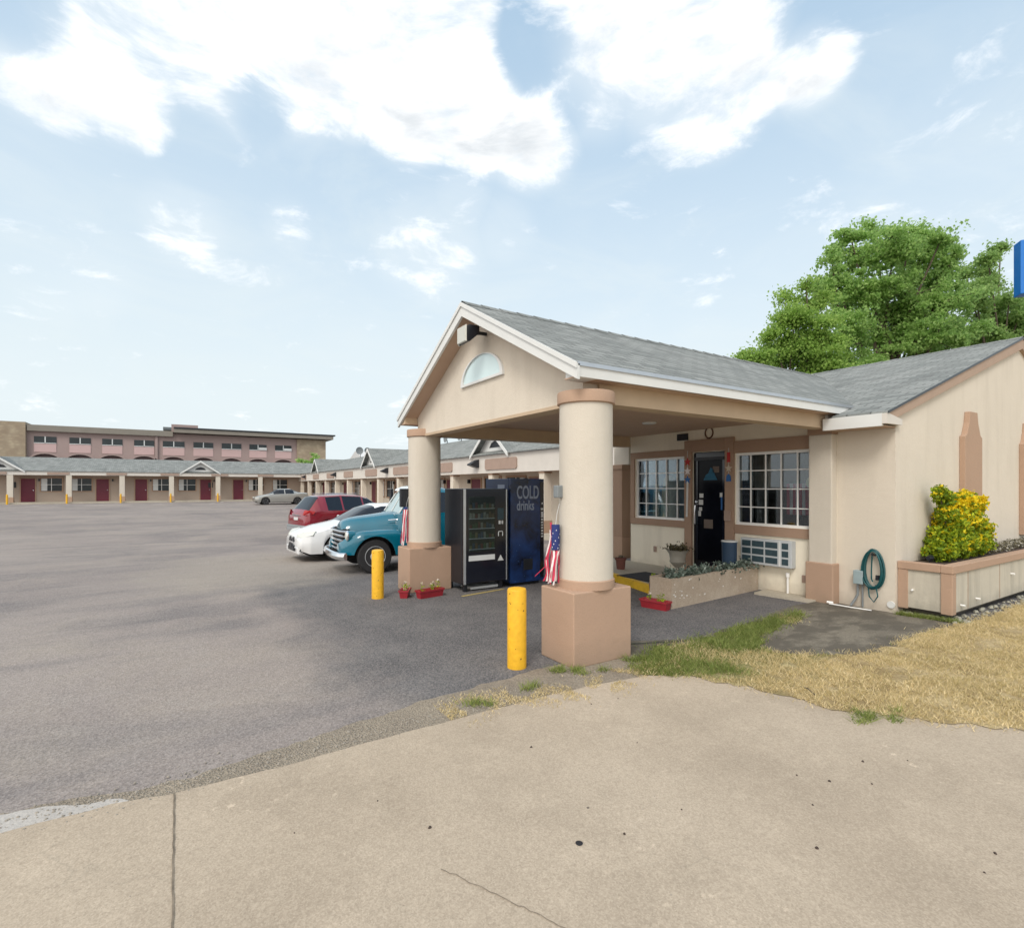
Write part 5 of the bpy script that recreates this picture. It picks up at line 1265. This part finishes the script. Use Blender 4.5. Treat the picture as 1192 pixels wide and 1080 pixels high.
def room_window(par, org, axis, c, zf, w_=1.5):
    h0, h1 = zf+.95, zf+2.1; fr = MB(); g_ = MB()
    def bx(mb, a, b, z0, z1, d0, d1):
        if axis == 'y': mb.box(9.0-d1, a, z0, 9.0-d0, b, z1)
        else: mb.box(a, 57.5-d1, z0, b, 57.5-d0, z1)
    a, b = c-w_/2, c+w_/2
    bx(fr, a-.08, b+.08, h0-.08, h0, .002, .05); bx(fr, a-.08, b+.08, h1, h1+.08, .002, .05); bx(fr, a-.08, a, h0, h1, .002, .05); bx(fr, b, b+.08, h0, h1, .002, .05)
    o = fr.build('window', M['tan'], par)
    bx(g_, a, b, h0, h1, .002, .012); g_.build('pane', M['farglass'], o, org=org)
    mu = MB(); bx(mu, c-.02, c+.02, h0, h1, .013, .03); bx(mu, a, c-.021, (h0+h1)/2-.015, (h0+h1)/2+.015, .013, .03); bx(mu, c+.021, b, (h0+h1)/2-.015, (h0+h1)/2+.015, .013, .03)
    mu.build('muntins', M['vinyl'], o, org=org)
    cu = MB(); bx(cu, a+.03, a+w_*.3, h0+.03, h1-.03, .0125, .0128); cu.build('curtain', M['lightgrey'], o, org=org)
for k in range(7):
    b0 = 10.8+8.2*k-8.2*0
    for c in (b0, b0+2.95): room_door(RW, ro, 'y', c, .10); door_lamp(RW, ro, 'y', c+.75, .10)
    for c in (b0+4.55, b0+6.6): room_window(RW, ro, 'y', c, .10)
room_window(RW, ro, 'y', 8.1, .10); room_window(RW, ro, 'y', 6.6, .10)
for c in (8.1, 6.7):
    o = B(8.85, c-.5, .35, 8.99, c+.5, .85).build('air_conditioner', M['white'], RW); MB().box(8.84, c-.42, .42, 8.849, c+.42, .54).box(8.84, c-.42, .60, 8.849, c+.42, .74).build('grille', M['acg'], o, org=ro)
for k in range(9):
    c = 14.2+5.75*k; L_ = 1.25
    pl = MB().prism([(c-L_, 2.56), (c-L_+.08, 2.50), (c+L_-.08, 2.50), (c+L_, 2.56), (c+L_, 2.90), (c+L_-.08, 2.96), (c-L_+.08, 2.96), (c-L_, 2.90)], 'x', FX-.05, FX-.001)
    pl.build('fascia_plate', M['plate'], RW)
for c in (16.2, 28.1, 41.1, 53.5):
    l_ = MB().prism([(FX-.02, 2.98), (FX-.42, 2.78), (FX-.42, 2.72), (FX-.10, 2.62), (FX-.02, 2.62)], 'y', c-.18, c+.18).build('wall_light', M['black'], RW)
    B(FX-.40, c-.15, 2.705, FX-.15, c+.15, 2.715).build('lens', M['lampglass'], l_, org=ro)
def dormer(par, org, axis, c, base, zb, hw, zt, back, overhang=.35):
    """axis 'x': face looks to -x; axis 'y': face looks to -y"""
    def tr(mb):
        if axis == 'y': mb.v = [(y, x, z) for x, y, z in mb.v]
        return mb
    sl = (zt-zb)/hw
    r_ = MB()
    for sg in (1, -1):
        r_.add([(base-overhang, c+sg*(hw+.15), zb-sl*.15), (base-overhang, c, zt), (back, c, zt), (base+.1, c+sg*(hw+.15), zb-sl*.15), (base-overhang, c+sg*(hw+.15), zb-sl*.15-.05), (base-overhang, c, zt-.05), (back, c, zt-.05), (base+.1, c+sg*(hw+.15), zb-sl*.15-.05)], [(0, 1, 2, 3), (4, 5, 6, 7), (0, 4, 5, 1)])
    d = tr(r_).build('dormer', M['shx' if axis == 'x' else 'shy'], par)
    tr(MB().prism([(c-hw, zb-.0), (c+hw, zb), (c, zt-.08)], 'x', base, base+.08)).build('dormer_face', M['white'], d, org=org)
    q = MB()
    for sg in (1, -1): q.prism([(c+sg*(hw+.17), zb-sl*.17-.02), (c, zt-.02), (c, zt-.2), (c+sg*(hw+.17), zb-sl*.17-.18)], 'x', base-overhang-.03, base-overhang)
    tr(q).build('rake_board', M['white'], d, org=org)
    tr(MB().prism([(c-hw*.32, zb+.16), (c+hw*.32, zb+.16), (c+hw*.2, zb+.36), (c, zb+.46), (c-hw*.2, zb+.36)], 'x', base-.012, base-.001)).build('louver', M['black'], d, org=org)
for c in (15.1, 32.0, 48.9): dormer(RW, ro, 'x', c, 7.75, 3.30, 1.45, 4.45, 10.6)
# far row across the lot
FR = thing('motel_far_wing', 'low motel wing with maroon doors across the far side of the lot', 'building', (-15, 58, 0))
fo = ORG[FR.name]; zf = .42; FY = 56.0
MB().box(-45, 57.5, 0, 9.0, 57.7, 3.2).build('wall', plain('far_wall_tan', (.42, .34, .28), .9, .06, .5), FR)
B(-45, FY, 2.78, 7.49, FY+.12, 3.10).build('fascia', M['fascia'], FR); B(-45, FY+.12, 2.80, 7.49, 57.5, 2.84).build('soffit', M['soffit'], FR)
rf = MB(); rf.add([(-45, FY-.1, 3.12), (9.5, FY-.1, 3.12), (9.5, 60.3, 4.5), (-45, 60.3, 4.5), (-45, 64.6, 3.1), (9.5, 64.6, 3.1)], [(0, 1, 2, 3), (3, 2, 5, 4)]).build('roof', M['shx'], FR)
POSTX = [-15.76-3.84*k for k in range(7, 0, -1)]+[-15.76, -11.91, -8.11, -4.28, -.36, 3.5]
for x in POSTX:
    p = B(x-.2, FY+.02, zf+.45, x+.2, FY+.30, 2.78).build('post', M['cream'], FR)
    B(x-.23, FY-.01, zf-.2, x+.23, FY+.33, zf+.45).build('plinth', M['tan'], p, org=fo)
for c in (-31.3, -26.1, -23.1, -17.9, -14.87, -9.67, -6.73, -1.38, 1.57): room_door(FR, fo, 'x', c, zf); door_lamp(FR, fo, 'x', c+.75, zf)
for c in (-29.8, -27.6, -21.6, -19.4, -13.3, -11.2, -5.1, -2.98, 3.25, 5.6): room_window(FR, fo, 'x', c, zf, 1.45)
for c in (-15.85, -.95): B(c-.2, 57.44, zf+1.25, c+.2, 57.499, zf+1.75).build('meter_box', M['black'], FR)
for c in (-20.9, -16.7, -12.6, -8.5, -4.4, -.2, 4.0): B(c-.75, FY-.04, 2.83, c+.75, FY-.001, 3.02).build('fascia_plate', M['plate'], FR)
for c in (-16.5, -1.86): dormer(FR, fo, 'y', c, 56.3, 3.25, 1.55, 4.35, 59.5)
bl = None
for i, x in enumerate([-15.76, -11.91, -8.11, -4.28, -.36]):
    lab = ['first', 'second', 'third', 'fourth', 'fifth'][i]
    pos = 'yellow guard post at the far wing, %s from the photo\'s left' % lab
    if bl is None:
        bl = thing('guard_post', pos, 'bollard', (x-.05, 55.4, .28), 'yellow guard posts at the far wing')
        MB().lathe([(.07, 0), (.07, .80), (.04, .84), (.001, .84)], (0, 0, 0), 14).build('pipe', M['yellow'], bl, org=(0, 0, 0), smooth=True)
    else: copy_thing(bl, (x-.05, 55.4, .28), pos)

# three-storey building behind
BB = thing('three_storey_hotel', 'mauve three-storey flat-roofed hotel with stone end towers beyond the far wing', 'building', (-3, 90, 0))
bo = ORG[BB.name]; Yb = 85
B(-20.0, Yb, 0, 12.2, Yb+12, 9.3).build('wall', M['mauve'], BB)
B(12.2, Yb-.3, 0, 16.6, Yb+12, 9.3).build('stone_tower', M['stone'], BB)
B(-22.6, Yb-.6, 0, -20.0, Yb+10, 9.9).build('stone_tower', M['stone'], BB)
B(-19.9, Yb-.5, 8.85, -4.4, Yb+12, 9.62).build('parapet', M['stoneroof'], BB)
B(-4.3, Yb-1.2, 9.40, 17.6, Yb+12, 9.95).build('parapet', M['stoneroof'], BB); B(-4.3, Yb-1.3, 9.951, 17.9, Yb+12, 10.15).build('roof_edge', M['black'], BB)
B(-4.6, Yb+1, 9.6, -1.3, Yb+5, 10.75).build('rooftop_plant', M['mauve'], BB); B(-5.6, Yb+1, 9.9, -4.61, Yb+4, 10.3).build('rooftop_plant', plain('dark_metal_plant', (.12, .14, .15), .6, .1, 1), BB)
B(-6.5, Yb-.25, 0, -6.2, Yb-.001, 8.85).build('pilaster', M['mauve'], BB)
for (a, b) in [(-19.3, -17.1), (-15.8, -13.6), (-12.4, -10.2), (-8.9, -6.6), (-5.6, -3.0), (-1.9, .6), (1.7, 4.3), (5.4, 7.8), (9.0, 11.4)]:
    wn = MB().box(a, Yb-.06, 7.35, b, Yb-.002, 8.2).build('window', M['farglass'], BB)
    MB().box((a+b)/2-.06, Yb-.10, 7.35, (a+b)/2+.06, Yb-.062, 8.2).box(a, Yb-.10, 7.32, b, Yb-.062, 7.40).build('mullion', M['lightgrey'], wn, org=bo)
    if int(a*10) % 3 == 0: B((a+b)/2+.1, Yb-.2, 7.4, b, Yb-.101, 7.75).build('window_unit', M['lightgrey'], wn, org=bo)
    B(a, Yb-.05, 6.2, b, Yb-.001, 7.30).build('balcony_panel', M['pinkp'], BB)
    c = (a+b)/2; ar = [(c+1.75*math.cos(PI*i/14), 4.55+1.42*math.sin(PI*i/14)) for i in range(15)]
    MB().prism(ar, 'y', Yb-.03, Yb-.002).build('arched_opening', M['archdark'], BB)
    ab = MB(); o1 = [(c+1.75*math.cos(PI*i/14), 4.55+1.42*math.sin(PI*i/14)) for i in range(15)]; o2 = [(c+1.95*math.cos(PI*i/14), 4.55+1.60*math.sin(PI*i/14)) for i in range(15)]
    for i in range(14): ab.add([(o1[i][0], Yb-.25, o1[i][1]), (o2[i][0], Yb-.25, o2[i][1]), (o2[i+1][0], Yb-.25, o2[i+1][1]), (o1[i+1][0], Yb-.25, o1[i+1][1]), (o2[i][0], Yb, o2[i][1]), (o2[i+1][0], Yb, o2[i+1][1])], [(0, 1, 2, 3), (1, 4, 5, 2)])
    ab.build('arch_band', M['mauve'], BB)
# small distant house and dishes on the wing roof
DH = thing('distant_house', 'pale distant house roof showing above the motel wing', 'house', (16, 62, 0))
B(15.6, 60, 0, 21, 66, 5.1).build('wall', M['white'], DH); MB().prism([(59.5, 5.1), (66.5, 5.1), (63, 6.3)], 'x', 15.3, 21.3).build('roof', plain('pale_metal_roof', (.6, .6, .6), .5, .05, 1), DH)
dx, dy = 10.9, 43.0
DS = None
for (x, y, z, s, lab) in [(10.6, 44.6, 4.50, 1, 'left'), (10.9, 43.2, 4.56, .8, 'right')]:
    t = thing('satellite_dish', 'small satellite dish on the motel wing roof, %s one of the left pair' % lab, 'satellite dish', (x, y, z-.1), 'satellite dishes on the roof')
    MB().tube([(x, y, z-.2), (x, y, z+.4*s)], .03, 6).build('mast', M['conduit'], t)
    MB().lathe([(.001, .05), (.2*s, .02), (.34*s, -.06), (.35*s, -.07), (.2*s, 0)], (x-.1, y, z+.6*s), 20, axis='y').build('dish', M['conduit'], t, smooth=True)
for (x, y, lab) in [(10.9, 26.5, 'round dark dish on the wing roof seen below the canopy, left of two'), (10.95, 24.6, 'small dark dish on the wing roof seen below the canopy, right of two')]:
    t = thing('satellite_dish', lab, 'satellite dish', (x, y, 4.5), 'satellite dishes on the roof')
    MB().tube([(x, y, 4.45), (x, y, 4.75)], .03, 6).build('mast', M['conduit'], t)
    MB().lathe([(.001, .08), (.15, .04), (.24, -.04), (.25, -.05)], (x-.1, y, 4.85), 20, axis='x').build('dish', M['conduit'], t, smooth=True)

# ------------------------------------------------------------------ sign
SG = thing('pole_sign', 'tall blue box sign with white inner border on a pole at the far right', 'sign', (24, 1.4, 0))
def pr(px, dep):  # direction helper measured from the photo's right edge
    return None
sx, sy = 23.34, 2.26; ex, ey = .62, -.785
def sgn_box(mb, a, b, z0, z1, t0, t1):
    nx_, ny_ = -.785, -.62
    P = lambda s, t: (sx+ex*s+nx_*t, sy+ey*s+ny_*t)
    c = [P(a, t0), P(b, t0), P(b, t1), P(a, t1)]
    mb.prism(c, 'z', z0, z1)
m1 = MB(); sgn_box(m1, 0, 3.4, 9.1, 11.15, -.5, 0); m1.build('cabinet', M['signblue'], SG, bevel=.03)
m1 = MB(); sgn_box(m1, .13, 3.27, 9.42, 10.95, .001, .012); m1.build('border', M['white'], SG)
m1 = MB(); sgn_box(m1, .20, 3.2, 9.48, 10.89, .013, .02); m1.build('face_panel', M['signpanel'], SG)
m1 = MB(); px_, py_ = sx+ex*1.7+.785*.25, sy+ey*1.7+.62*.25
MB().lathe([(.16, 0), (.14, 9.1)], (px_, py_, 0), 16).build('pole', M['alu'], SG, smooth=True)

# ------------------------------------------------------------------ trees
def tree(name, label, base, H, crown, seed, nleaf, size, mat, group='trees behind the office', tr_=.3):
    """crown: list of (x,y,z,r) clump centres"""
    rr = random.Random(seed); T = thing(name, label, 'tree', base, group)
    tk = MB(); b = Vector(base)
    top = b+Vector((0, 0, H*.45))
    tk.tube([b, b+Vector((.1, .1, H*.2)), top], [tr_, tr_*.8, tr_*.55], 10)
    pts = []
    tot = sum(c[3]**2 for c in crown)
    for (x, y, z, r) in crown:
        c = Vector((x, y, z)); mid = top.lerp(c, .5)+Vector((rr.gauss(0, .3), rr.gauss(0, .3), -.2)); st_ = b+Vector((0, 0, H*rr.uniform(.25, .45)))
        tk.tube([st_, st_.lerp(mid, .6)+Vector((0, 0, .1)), mid, c], [tr_*.4, tr_*.3, tr_*.22, .03], 6)
        m = max(8, int(30*r*r/1.2)+4)
        for k in range(m):
            d = Vector((rr.gauss(0, 1), rr.gauss(0, 1), rr.gauss(0, 1))).normalized(); q = c+Vector((d.x*r, d.y*r, d.z*r*.82))*rr.uniform(.25, 1.32)
            if rr.random() < .35: tk.tube([c, c.lerp(q, .5)+Vector((0, 0, .08)), q], [.03, .02, .008], 4)
            nl = int(nleaf*r*r/tot/m*rr.uniform(.4, 1.6)); s = rr.uniform(.10, .27)
            pts.append(np.array(q)[None, :]+RNG.normal(size=(nl, 3))*np.array([s, s, s*.6]))
    tk.build('trunk', M['bark'], T, smooth=True)
    leaves('crown', mat, np.concatenate(pts), size, T, org=base, aspect=1.5)
    return T
def at(px, py, t):
    u = (px-596)/613; w_ = (566-py)/613
    return (-3.658+t*(.845*u+.534), -4.315+t*(-.534*u+.845), 1.8+t*w_)
def clumps(lst, t0, dt, seed):
    q = random.Random(seed); o = []
    for (px, py, rp) in lst:
        t = t0+q.uniform(-dt, dt); x, y, z = at(px, py, t); o.append((x, y, z, rp*t/613*.84))
    return o
MAIN = [(1040, 290, 34), (1000, 300, 30), (1075, 300, 32), (975, 330, 28), (1010, 345, 38), (1055, 350, 42), (1095, 320, 26), (1030, 395, 42), (1080, 395, 38), (985, 380, 30), (1020, 268, 16), (1060, 272, 16), (990, 275, 14), (1096, 278, 16), (1110, 296, 15), (955, 335, 12), (1000, 430, 35), (1060, 440, 35), (1085, 350, 26), (968, 300, 12), (1110, 350, 24), (1112, 392, 28), (1120, 425, 26)]
b = at(1035, 500, 26); tree('leafy_tree', 'large green leafy tree rising behind the office roof, the tallest crown', (b[0], b[1], 0), 14, clumps(MAIN, 26, 1.3, 1), 1, 85000, .155, M['leaf'])
RIGHT = [(1155, 330, 16), (1165, 288, 9), (1150, 300, 12), (1135, 345, 22), (1160, 365, 22), (1180, 385, 20), (1130, 385, 25), (1165, 405, 22), (1190, 355, 12), (1145, 315, 12), (1200, 390, 20), (1175, 350, 12), (1125, 320, 10), (1185, 372, 16), (1145, 405, 26), (1200, 360, 16)]
b = at(1155, 500, 30); tree('leafy_tree', 'thinner darker tree with open top branches between the tall crown and the blue sign', (b[0], b[1], 0), 12, clumps(RIGHT, 30, 1.2, 2), 2, 32000, .17, M['leaf2'], tr_=.22)
LEFT = [(925, 370, 22), (945, 350, 16), (950, 390, 28), (905, 400, 20), (925, 410, 26), (885, 415, 14), (965, 420, 28), (915, 348, 8), (938, 330, 7), (870, 412, 8), (900, 430, 25), (945, 440, 30)]
b = at(930, 500, 22); tree('leafy_tree', 'lower bright green tree left of the tall crown, just above the canopy ridge', (b[0], b[1], 0), 8, clumps(LEFT, 22, .9, 3), 3, 42000, .125, M['leaf3'], tr_=.18)
b = at(360, 560, 70); tree('small_tree', 'small bushy green tree top against the stone tower behind the far wing', (b[0], b[1], 0), 5, [(b[0]-.6, b[1], 4.6, .9), (b[0]+.6, b[1], 4.9, 1.1), (b[0]+1.7, b[1], 4.5, .8)], 4, 2500, .30, M['leaf'], group='trees behind the motel wings', tr_=.1)

# ------------------------------------------------------------------ camera, sun, sky
cam = bpy.data.cameras.new('camera'); co = bpy.data.objects.new('camera', cam); C.objects.link(co)
co.location = (-3.658, -4.315, 1.8); co.rotation_euler = (R(90), 0, R(-32.3))
cam.sensor_width = 36; cam.lens = 36*613/1192; cam.shift_y = 26/1192; cam.clip_end = 3000; cam.clip_start = .05
bpy.context.scene.camera = co
SUN_EL, SUN_AZ = 46, R(-140)      # azimuth of the sun measured from +X towards +Y
sd = Vector((math.cos(SUN_AZ)*math.cos(R(SUN_EL)), math.sin(SUN_AZ)*math.cos(R(SUN_EL)), math.sin(R(SUN_EL))))
sl = bpy.data.lights.new('sun', 'SUN'); so = bpy.data.objects.new('sun', sl); C.objects.link(so)
sl.energy = 1.15; sl.angle = R(20); sl.color = (1, .95, .87); so.rotation_euler = sd.to_track_quat('Z', 'Y').to_euler(); so.location = (0, 0, 20)
W = bpy.data.worlds.new('World'); bpy.context.scene.world = W; W.use_nodes = True; t = W.node_tree; N = t.nodes; Lk = t.links
bg = N['Background']
sky = N.new('ShaderNodeTexSky'); sky.sky_type = 'NISHITA'; sky.sun_disc = False; sky.sun_elevation = R(SUN_EL); sky.sun_rotation = PI/2-SUN_AZ
sky.dust_density = 2.0; sky.air_density = 1.0; sky.ozone_density = 1.0
tc = N.new('ShaderNodeTexCoord'); D = tc.outputs['Generated']
def wm(op, a, b=0, clamp=False):
    x = N.new('ShaderNodeMath'); x.operation = op; x.use_clamp = clamp
    for i, v in enumerate((a, b)):
        if isinstance(v, bpy.types.NodeSocket): Lk.new(v, x.inputs[i])
        else: x.inputs[i].default_value = v
    return x.outputs[0]
def wr_(v, a, b, c=0, d=1):
    x = N.new('ShaderNodeMapRange'); x.interpolation_type = 'SMOOTHSTEP'; Lk.new(v, x.inputs[0])
    for i, q in enumerate((a, b, c, d)): x.inputs[i+1].default_value = q
    return x.outputs[0]
sep = N.new('ShaderNodeSeparateXYZ'); Lk.new(D, sep.inputs[0])
zc = wm('MAXIMUM', sep.outputs[2], .04)
cv = N.new('ShaderNodeCombineXYZ'); Lk.new(wm('DIVIDE', sep.outputs[0], wm('ADD', zc, .25)), cv.inputs[0]); Lk.new(wm('DIVIDE', sep.outputs[1], wm('ADD', zc, .25)), cv.inputs[1]); Lk.new(wm('MULTIPLY', zc, 2.2), cv.inputs[2])
def wn(scale, detail, rough, dist=0):
    x = N.new('ShaderNodeTexNoise'); x.inputs['Scale'].default_value = scale; x.inputs['Detail'].default_value = detail; x.inputs['Roughness'].default_value = rough; x.inputs['Distortion'].default_value = dist
    Lk.new(cv.outputs[0], x.inputs['Vector']); return x.outputs['Fac']
blobs = [(60, 60, 75, 1), (150, 95, 60, 1), (170, 140, 32, .9), (230, 40, 95, 1), (350, 70, 70, 1), (400, 110, 40, .9), (330, 10, 120, 1), (480, 100, 62, 1), (560, 130, 50, 1), (620, 160, 42, .95), (520, 50, 60, .9), (450, -20, 120, 1), (700, 40, 85, 1), (780, 60, 75, 1), (860, 55, 72, 1), (940, 70, 45, 1), (820, 110, 62, .85), (650, 90, 45, .75), (750, -60, 150, 1), (215, 262, 38, .36), (160, -60, 120, 1),
         (500, 290, 48, .36), (590, 270, 26, .32), (535, 238, 26, .36), (335, 262, 24, .30), (80, 310, 60, .22), (1100, 190, 90, .16)]
acc = None
for (px, py, rp, am) in blobs:
    d = Vector(at(px, py, 1))-Vector((-3.658, -4.315, 1.8)); ln_ = d.length; d.normalize(); ar = math.atan(rp/613/ln_/ln_*1.0)*1.25
    vm = N.new('ShaderNodeVectorMath'); vm.operation = 'DOT_PRODUCT'; Lk.new(D, vm.inputs[0]); vm.inputs[1].default_value = d
    v = wr_(vm.outputs['Value'], math.cos(ar*1.6), math.cos(ar*.25), 0, am)
    acc = v if acc is None else wm('MAXIMUM', acc, v)
gap = None
for (px, py, rp, am) in [(622, 55, 52, .75), (15, 5, 70, .9), (225, 165, 45, .5), (300, 120, 40, .45), (660, 120, 30, .4), (960, -10, 80, .7)]:
    d = (Vector(at(px, py, 1))-Vector((-3.658, -4.315, 1.8))); ln_ = d.length; d.normalize(); ar = rp/613/ln_/ln_
    vm = N.new('ShaderNodeVectorMath'); vm.operation = 'DOT_PRODUCT'; Lk.new(D, vm.inputs[0]); vm.inputs[1].default_value = d
    v = wr_(vm.outputs['Value'], math.cos(ar*1.6), math.cos(ar*.2), 0, am); gap = v if gap is None else wm('MAXIMUM', gap, v)
acc = wm('SUBTRACT', acc, gap)
n1 = wn(5.5, 14, .66, .35); n2 = wn(2.2, 6, .6, .8); n3 = wn(2.6, 4, .5, .3)
cl = wm('ADD', acc, wm('ADD', wm('MULTIPLY', wm('SUBTRACT', n1, .52), 3.0), wm('MULTIPLY', wm('SUBTRACT', n3, .5), .9)))
cf = wr_(cl, .18, 1.10)
veil = wm('MULTIPLY', wr_(n2, .40, .78), .42)
# other clouds all round, out of frame, so that reflections and light stay natural
sh_ = wr_(wm('ADD', acc, wm('MULTIPLY', wm('SUBTRACT', wn(2.6, 6, .55, .6), .5), 1.8)), .30, 1.5)
mixc = N.new('ShaderNodeMix'); mixc.data_type = 'RGBA'
def wmix(f, a, b):
    x = N.new('ShaderNodeMix'); x.data_type = 'RGBA'
    for i, v in ((0, f), (6, a), (7, b)):
        if isinstance(v, bpy.types.NodeSocket): Lk.new(v, x.inputs[i])
        else: x.inputs[i].default_value = v
    return x.outputs[2]
CW, CG, CH = (5.2, 5.2, 5.2, 1), (2.9, 3.12, 3.3, 1), (3.45, 3.8, 3.9, 1)
skc = wmix(.62, sky.outputs[0], (2.15, 3.05, 3.75, 1))
hz = wr_(sep.outputs[2], .78, .02, .06, .98)
skc = wmix(hz, skc, CH); skc = wmix(veil, skc, CH)
cc_ = wmix(wm('MULTIPLY', sh_, wr_(wn(4.5, 10, .62, .5), .36, .66)), CW, CG)
halo = wm('MULTIPLY', wr_(wm('ADD', acc, wm('MULTIPLY', wm('SUBTRACT', n3, .5), .8)), -.05, .8), .38)
skc = wmix(halo, skc, (4.2, 4.4, 4.45, 1))
out = wmix(cf, skc, cc_)
# added bright glow in the unseen sky behind the viewer, lifting the shaded walls
vm = N.new('ShaderNodeVectorMath'); vm.operation = 'DOT_PRODUCT'; Lk.new(D, vm.inputs[0]); vm.inputs[1].default_value = Vector((-.80, -.38, .46)).normalized()
out = wmix(wr_(vm.outputs['Value'], .05, .95), out, (6.6, 6.35, 6.0, 1))
Lk.new(out, bg.inputs[0]); bg.inputs[1].default_value = .15
sc = bpy.context.scene
sc.view_settings.view_transform = 'Standard'; sc.view_settings.look = 'None'; sc.view_settings.exposure = .70; sc.view_settings.gamma = 1
sc.cycles.use_denoising = True; sc.cycles.max_bounces = 6; sc.cycles.transparent_max_bounces = 12; sc.cycles.sample_clamp_indirect = 8
